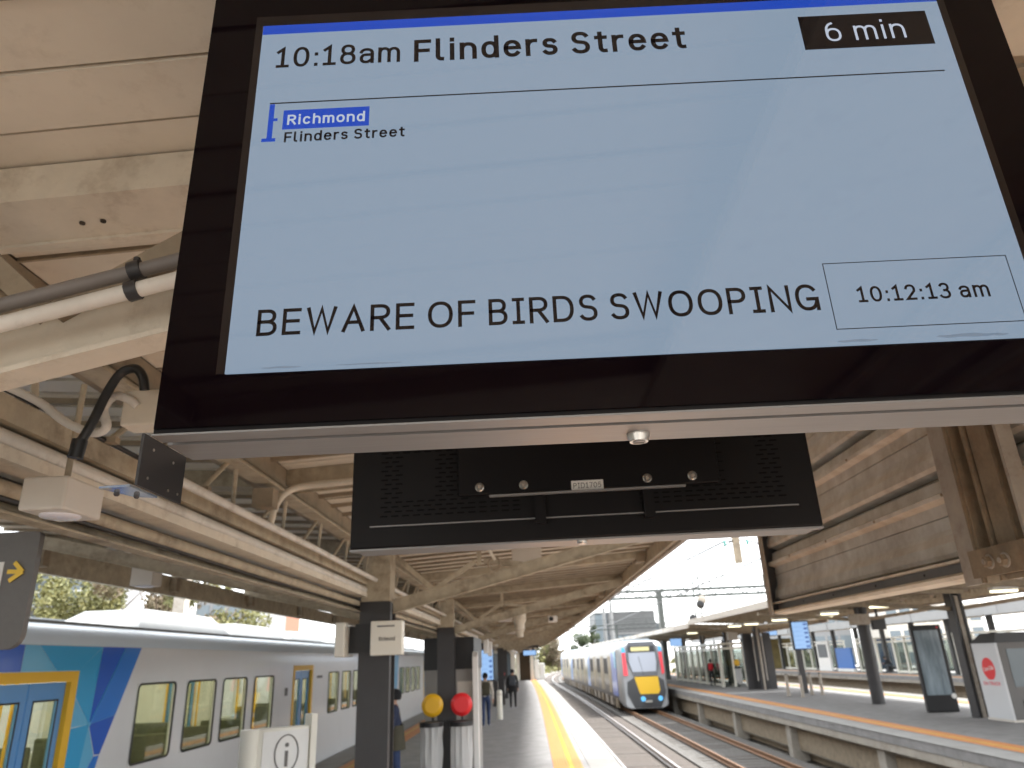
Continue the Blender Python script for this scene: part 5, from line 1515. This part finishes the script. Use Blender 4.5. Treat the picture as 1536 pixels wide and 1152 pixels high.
    for s_ in (-1, 1):
        part(MB().lathe([(.012, 0), (.012, .008)], (hd.x + .032 * s_, fy_ - .004, hd.z + .01), 'Y', 8), 'eye', M['rubber'])
        part(dome((hd.x + .088 * s_, hd.y, hd.z - .005), .012, .022, .032, 89), 'ear', SKIN)
    part(MB().add([(hd.x - .014, fy_ - .006, hd.z - .035), (hd.x + .014, fy_ - .006, hd.z - .035), (hd.x, fy_ + .022, hd.z - .035), (hd.x, fy_ - .004, hd.z + .012)], [(0, 1, 2), (0, 2, 3), (1, 3, 2), (0, 3, 1)]), 'nose', SKIN, False)
    part(MB().box(hd.x - .024, hd.x + .024, fy_ - .01, fy_ + .002, hd.z - .062, hd.z - .054), 'mouth', M['front_red'], False)
    if 'pack' in cloth:
        c = J['chest'][0]
        pk = part(MB().cbox(-.15, .15, c.y - .33, c.y - .145, c.z - .30, c.z + .14, .06), 'backpack', cloth['pack'])
        p2_ = MB().cbox(-.11, .11, c.y - .37, c.y - .325, c.z - .26, c.z - .08, .02)
        p2_.v = [tuple(Vector(p) * k) for p in p2_.v]
        p2_.build('pocket', cloth['pack'], pk, smooth=True)
        for s_ in (-1, 1):
            part(MB().tube([(.10 * s_, c.y - .15, c.z + .10), (.11 * s_, c.y - .02, c.z + .17), (.12 * s_, c.y + .14, c.z + .06), (.13 * s_, c.y + .10, c.z - .18), (.12 * s_, c.y - .14, c.z - .22)], .02, 6), 'strap', cloth['pack'])
    if 'coat' in cloth:
        p_ = J['pelvis'][0]
        mb = MB(); vs_ = []; fs_ = []
        n = 18
        for (z_, r_) in ((1.16, .165), (1.0, .185), (.82, .205), (cloth['coat_z'], .215)):
            for q in range(n):
                a = 2 * math.pi * q / n
                vs_.append((r_ * 1.08 * math.cos(a), p_.y + r_ * .85 * math.sin(a), z_))
        for i in range(3):
            for q in range(n): fs_.append((i * n + q, i * n + (q + 1) % n, (i + 1) * n + (q + 1) % n, (i + 1) * n + q))
        part(mb.add(vs_, fs_), 'coat_skirt', cloth['coat'])
    root.rotation_euler = (0, 0, yaw)
    return root
def cm(n, c, v=.25): return mat('cloth ' + n, c, .9, var=v, scale=9)
navy = cm('navy', (.025, .035, .075)); blackc = cm('black', (.012, .012, .014)); whitec = cm('offwhite', (.60, .56, .50))
olive = cm('olive', (.065, .06, .04)); jean = cm('jeans', (.03, .05, .12)); redc = cm('red', (.60, .02, .035)); greyp = cm('slate', (.055, .065, .08)); hivis = cm('hivis', (.75, .62, .02))
paleshoe = cm('pale shoe', (.45, .45, .50))
person('person in white hoodie and jeans with olive backpack walking away', (-1.68, 27.7, 0), R(6), {'stride': .20, 'lean': .05}, {'top': whitec, 'leg': jean, 'pack': olive, 'shoe': paleshoe, 'hair': blackc}, h=1.76)
person('person in black coat with grey backpack walking away down the platform', (-.95, 37.3, 0), R(-4), {'stride': .12, 'lean': .03}, {'top': blackc, 'leg': blackc, 'pack': greyp, 'coat': blackc, 'coat_z': .72, 'shoe': paleshoe, 'hair': blackc}, h=1.74)
person('person with red backpack standing on the middle platform', (12.1, 52.6, 0), R(-20), {'stride': .05, 'lean': .02}, {'top': blackc, 'leg': blackc, 'pack': redc, 'hair': blackc}, h=1.68)
pp = person('person in dark jacket half hidden behind the first column', (-2.42, 13.8, 0), R(95), {'stride': .10, 'lean': .02}, {'top': navy, 'leg': jean, 'coat': olive, 'coat_z': .78, 'hair': blackc}, h=1.74)
org(0, 0, 0)
MB().cbox(.13, .2, .10, .165, 1.30, 1.40, .01).build('yellow_patch', hivis, pp)
MB().cbox(.17, .215, -.06, .04, 1.26, 1.36, .01).build('yellow_patch', hivis, pp)
person('person in dark clothes sitting bent forward on the far platform', (29.3, 63.6, 0), R(75), {'seated': True}, {'top': blackc, 'leg': greyp, 'hair': blackc}, h=1.75)
o = thing('bench', 'slim grey bench under the person sitting on the far platform', 'bench', (29.5, 63.6, 0))
MB().box(29.3, 29.75, 62.8, 64.4, .39, .44).build('seat', 'sign_grey', o)
for y in (63.0, 64.2):
    MB().box(29.45, 29.6, y - .04, y + .04, 0, .39).build('leg', 'sign_grey', o)

# ------------------------------------------------------------------ overhead line, gantries, far buildings, trees
def gantry(y, x0, x1, z0, z1, posts, label):
    o = thing('overhead_gantry', label, 'gantry', ((x0 + x1) / 2, y, 0), 'overhead gantries')
    m_ = mat('gantry steel', (.06, .068, .064), .6)
    for z in (z0, z1):
        MB().box(x0, x1, y - .09, y + .09, z - .09, z + .09).build('chord', m_, o)
        MB().box(x0, x1, y + .64, y + .76, z - .09, z + .09).build('chord', m_, o)
    n = int((x1 - x0) / 1.4)
    for k in range(n):
        xa = x0 + (x1 - x0) * k / n; xb = x0 + (x1 - x0) * (k + 1) / n; xm_ = (xa + xb) / 2
        MB().bar((xa, y, z0), (xm_, y, z1), .09, .09).build('lacing_bar', m_, o); MB().bar((xm_, y, z1), (xb, y, z0), .09, .09).build('lacing_bar', m_, o)
    for px in posts:
        MB().box(px - .2, px + .2, y - .15, y + .85, -1.6, z1 + .1).build('post', m_, o)
    for k in range(int((x1 - x0) / 2.5)):
        xa = x0 + k * 2.5
        MB().box(xa - .04, xa + .04, y - .03, y + .03, z1 + .05, z1 + 1.0).build('handrail_post', m_, o)
    MB().box(x0, x1, y - .02, y + .02, z1 + .94, z1 + 1.02).build('handrail', m_, o)
    MB().box(x0, x1, y - .02, y + .02, z1 + .48, z1 + .55).build('handrail', m_, o)
    return o
g1 = gantry(70, 4.5, 40, 7.1, 7.7, [12.2, 39.5], 'long lattice gantry with handrail over the right tracks')
gantry(150, -2, 46, 7.0, 7.8, [0.5, 17, 45], 'distant lattice gantry beyond the arriving train')
org(12.2, 70, 0)
gm = mat('gantry steel', (.075, .085, .08), .6)
for (x, z0, z1, lab) in ((15.3, 4.6, 8.5, 'left signal mast with round heads on the long gantry'), (15.85, 4.9, 8.75, 'right signal mast with ladder cage on the long gantry')):
    o = thing('signal_mast', lab, 'signal', (x, 69.8, z0), 'signals on the long gantry')
    MB().box(x - .06, x + .06, 69.7, 69.82, z0, z1).build('mast', gm, o)
    if x < 15.5:
        MB().lathe([(.36, 0), (.36, -.08), (.15, -.2)], (x - .35, 69.6, 5.05), 'Y', 20).build('signal_head', 'black', o)
        MB().box(x - 1.0, x + 1.6, 69.5, 69.9, 5.45, 5.5).build('platform', gm, o)
    else:
        MB().lathe([(.42, 0), (.42, -.08), (.18, -.2)], (x + .1, 69.6, 6.65), 'Y', 20).build('signal_head', 'hanger', o)
        MB().lathe([(.38, 0), (.38, -.08), (.18, -.2)], (x - .1, 69.5, 6.25), 'Y', 20).build('signal_head', 'black', o)
for x in (14.4, 17.0):
    o = thing('ladder_cage', 'hanging ladder cage under the long gantry, ' + ('left one' if x < 15 else 'right one'), 'ladder', (x, 69.7, 5.6), 'ladder cages')
    for dx in (-.25, 0, .25):
        MB().box(x + dx - .02, x + dx + .02, 69.7, 69.74, 5.6, 7.6).build('rail', gm, o)
    for k in range(6):
        MB().box(x - .25, x + .25, 69.695, 69.735, 5.65 + k * .35, 5.68 + k * .35).build('rung', gm, o)
# drop vertical of the portal over the near tracks
o = thing('catenary_portal', 'cream drop post of an overhead line portal above the right tracks', 'portal', (5.7, 20, 4.3))
MB().box(5.62, 5.80, 19.93, 20.07, 4.35, 6.9).build('drop_post', 'tan_dark', o)
MB().box(-9.6, 18.6, 19.85, 20.15, 6.9, 7.3).build('beam', 'hanger', o)
MB().box(18.2, 18.5, 19.85, 20.15, -1.6, 6.9).build('post', 'hanger', o)
MB().box(-9.5, -9.2, 19.85, 20.15, -1.6, 6.9).build('post', 'hanger', o)
for (x, dx) in ((5.62, -.22), (5.80, .22)):
    MB().tube([(x, 20, 4.95), (x + dx, 20, 4.95)], .02, 6).build('arm', 'dark', o)
    MB().lathe([(.03, 0), (.05, -.03), (.03, -.06), (.05, -.09), (.03, -.12)], (x + dx, 20, 4.95), 'Z', 10).build('insulator', 'teal', o)
def wire(pts, label, r_=.03):
    org(*pts[0])
    o = MB().tube(pts, r_, 5).build('overhead_wire', 'dark', None)
    tag(o, label, 'wire', 'overhead wires'); return o
def cat(x, z0, sag, y0, y1, n=12):
    return [(x + sh(y0 + (y1 - y0) * i / n), y0 + (y1 - y0) * i / n, z0 - sag * math.sin(math.pi * i / n)) for i in range(n + 1)]
wire(cat(3.55, 4.7, 0, 8, 150), 'contact wire straight over the nearest track')
wire(cat(3.55, 5.7, .5, 20, 70), 'sagging carrier wire over the nearest track')
wire(cat(7.0, 4.7, 0, 8, 150), 'contact wire over the arriving train')
wire(cat(7.0, 5.8, .5, 20, 70), 'sagging carrier wire over the arriving train')
wire([(5.4, 20, 4.95), (4.2, 34, 4.8), (3.5, 50, 4.75)], 'wire slanting left from the cream drop post')
wire([(6.0, 20, 4.95), (9.0, 24, 4.9)], 'short wire leaving right from the cream drop post')
wire([(8.6, 40, 7.4), (13, 55, 6.2), (18, 75, 5.6)], 'feeder wire slanting across the pale sky')

# buildings
def facade(name, label, cat_, x0, x1, y, z0, z1, depth, nx, nz, mw_, mg, balcony=False):
    o = thing(name, label, cat_, ((x0 + x1) / 2, y, z0))
    MB().box(x0, x1, y, y + depth, z0, z1).build('wall', mw_, o)
    w = (x1 - x0) / nx; h = (z1 - z0) / nz
    for i in range(nx):
        for k in range(nz):
            a = x0 + i * w; b = z0 + k * h
            wn = MB().box(a + w * .12, a + w * .88, y - .06, y - .01, b + h * .18, b + h * .86).build('window', mg, o)
            if balcony:
                MB().box(a + w * .02, a + w * .98, y - 1.2, y - .07, b + .02, b + .22).build('balcony_slab', mw_, o)
                MB().box(a + w * .04, a + w * .96, y - 1.2, y - 1.15, b + .24, b + 1.2).build('balustrade', 'shelter_glass', o)
                MB().box(a + w * .04, a + w * .96, y - 1.22, y - 1.13, b + 1.2, b + 1.26).build('handrail', 'white', o)
                MB().box(a - .12, a + .12, y - 1.2, y - .08, b + .24, b + h - .02).build('divider', mw_, o)
    return o
facade('apartment_block', 'grey apartment block with balconies beyond the left train', 'building', -46, -35.5, 60, -1.6, 13.5, 8, 4, 5, 'bldg', 'bldg_glass', True)
facade('apartment_block', 'pale low apartment block right of the autumn trees', 'building', -29.5, -24, 66, -1.6, 8.2, 8, 4, 3, 'bldg', 'bldg_glass')
o = thing('brick_building', 'small red brick building behind the left train roof', 'building', (-28, 80, -1.6))
MB().box(-32, -27.5, 82, 90, -1.6, 9.2).build('wall', 'brick', o)
MB().box(-32.2, -27.3, 81.8, 90.2, 9.2, 9.6).build('parapet', 'bldg', o)
o = thing('parapet_wall', 'low grey wall beyond the left train', 'wall', (-11, 30, -1.6))
MB().box(-11.2, -11, -4, 110, -1.6, 3.25).build('wall', 'bldg', o)
MB().box(-11.25, -10.95, -4, 110, 3.25, 3.45).build('coping', 'bldg_dark', o)
ob = thing('office_building', 'boxy grey glass office building with ribbed facade above the arriving train', 'building', (31, 250, -1.6))
MB().box(21.5, 41.0, 250, 275, 2, 15.4).build('wall', 'bldg_dark', ob)
MB().prism([(41.0, 2), (44.0, 2), (44.0, 9.5), (41.0, 12.5)], 'XZ', 250, 275).build('wing', 'bldg_dark', ob)
for k in range(40):
    x = 25.8 + k * .39
    MB().box(x, x + .16, 249.5, 249.95, 9.2, 15.3).build('fin', 'bldg', ob)
MB().box(21.2, 41.2, 249.4, 275, 15.4, 15.7).build('parapet', 'bldg', ob)
MB().box(26, 43.5, 249.6, 250, 8.6, 9.1).build('ledge', 'bldg', ob)
for k in range(5):
    MB().box(27 + k * 3.4, 29.9 + k * 3.4, 249.6, 249.95, 4.5, 8.3).build('window', 'leaf_y' if False else 'bldg_glass', ob)
MB().box(21.6, 25.2, 249.7, 249.98, 3, 15).build('curtain_wall', 'bldg_glass', ob)
for (x, y, h_, lab) in ((22.6, 230, 16, 'left tall pale pole in front of the office building'), (24.8, 230, 18, 'right tall pale pole in front of the office building')):
    o = thing('line_pole', lab, 'pole', (x, y, -1.6), 'tall poles')
    MB().tube([(x, y, -1.6), (x, y, h_)], [.7, .45], 10).build('shaft', 'bldg', o)
    MB().box(x - 1.2, x + 1.2, y - .1, y + .1, h_ - 2, h_ - 1.8).build('cross_arm', 'bldg_dark', o)
facade('apartment_block', 'distant white block above the far platform canopy', 'building', 52, 66, 112, -1.6, 7.4, 10, 7, 3, 'lightbox', 'bldg_glass')
facade('apartment_block', 'distant cream block behind the far platform', 'building', 38, 50, 120, -1.6, 7.0, 10, 6, 3, 'bldg', 'bldg_glass')
o = thing('brick_tower', 'slim reddish tower in the far distance by the canopy end', 'building', (7, 330, -1.6))
MB().box(5, 10.5, 330, 338, -1.6, 15).build('wall', 'brick', o)
MB().box(4.8, 10.7, 329.8, 338.2, 15, 15.6).build('parapet', 'bldg', o)

def tree(label, x, y, zb_, h_, rx, rz, m_, n=900, leaf=.3, seed=1, group='trees'):
    rnd = random.Random(seed)
    o = thing('tree', label, 'tree', (x, y, zb_), group)
    t = MB().tube([(x, y, zb_), (x + .1, y, zb_ + h_ * .35), (x, y + .1, zb_ + h_ * .75)], [.22 * h_ / 8, .16 * h_ / 8, .06], 8)
    for k in range(7):
        a = rnd.uniform(0, 6.28); z = zb_ + h_ * rnd.uniform(.3, .6)
        t.tube([(x, y, z), (x + rx * .5 * math.cos(a), y + rx * .5 * math.sin(a), z + rz * .5), (x + rx * .8 * math.cos(a), y + rx * .8 * math.sin(a), z + rz * .8)], [.08, .05, .02], 5)
    t.build('trunk', 'bark', o)
    cl_ = [(x + rnd.gauss(0, .45) * rx, y + rnd.gauss(0, .45) * rx, zb_ + h_ - rz + rnd.uniform(-.8, .8) * rz, rnd.uniform(.22, .42) * rx) for _ in range(16)]
    c = MB()
    for k in range(n):
        cx_, cy_, cz_, cr__ = rnd.choice(cl_)
        d = Vector((rnd.gauss(0, 1), rnd.gauss(0, 1), rnd.gauss(0, 1))).normalized() * cr__ * rnd.uniform(.5, 1.05)
        p = Vector((cx_, cy_, cz_)) + d
        u = Vector((rnd.gauss(0, 1), rnd.gauss(0, 1), rnd.gauss(0, 1))).normalized(); w = u.orthogonal().normalized()
        s_ = leaf * rnd.uniform(.6, 1.4)
        c.add([p - u * s_, p + w * s_ * .6, p + u * s_, p - w * s_ * .6], [(0, 1, 2, 3)])
    c.build('crown', m_, o, fix=False)
    return o
tree('yellow green tree nearest the grey balconies beyond the left train', -27.0, 46, -1.6, 10.4, 3.4, 3.6, 'leaf_y', 9000, .11, 3)
tree('russet autumn tree beyond the middle of the left train', -23.2, 47, -1.6, 10.2, 3.4, 3.4, 'leaf_r', 9000, .11, 5)
tree('green brown tree right of the russet one beyond the train', -20.4, 48, -1.6, 9.6, 2.8, 3.0, 'leaf_y', 7000, .11, 8)
tree('bare dark green tree far behind the arriving train', 14.5, 215, -1.6, 9.5, 3.6, 3.6, 'leaf_g', 5000, .25, 11, 'far trees')
tree('russet tree in the distance by the slim tower', 7.5, 220, -1.6, 8.5, 4.2, 3.2, 'leaf_r', 5000, .25, 12, 'far trees')
tree('yellow green tree at the far bend of the tracks', 4.0, 225, -1.6, 8.0, 4.0, 3.0, 'leaf_y', 5000, .25, 13, 'far trees')
tree('dark tree left of the office building', 18.8, 230, -1.6, 13.0, 2.6, 4.5, 'leaf_g', 4500, .22, 14, 'far trees')
hg = MB(); rnd = random.Random(4)
for k in range(5200):
    y = rnd.uniform(105, 300); s0 = sh(y)
    p = Vector((s0 - 1.5 + rnd.uniform(-9, 0), y, -1.5 + abs(rnd.gauss(0, 1.3))))
    if rnd.random() < .5: p.x = s0 + 12 + rnd.uniform(0, 9)
    u = Vector((rnd.gauss(0, 1), rnd.gauss(0, 1), rnd.gauss(0, 1))).normalized(); w = u.orthogonal().normalized()
    s_ = rnd.uniform(.35, .8)
    hg.add([p - u * s_, p + w * s_ * .6, p + u * s_, p - w * s_ * .6], [(0, 1, 2, 3)])
org(0, 0, 0)
ho = hg.build('trackside_scrub', 'leaf_y', None, fix=False)
ho['kind'] = 'stuff'; ho['label'] = 'olive and yellow scrub lining the far bend of the tracks'; ho['category'] = 'scrub'
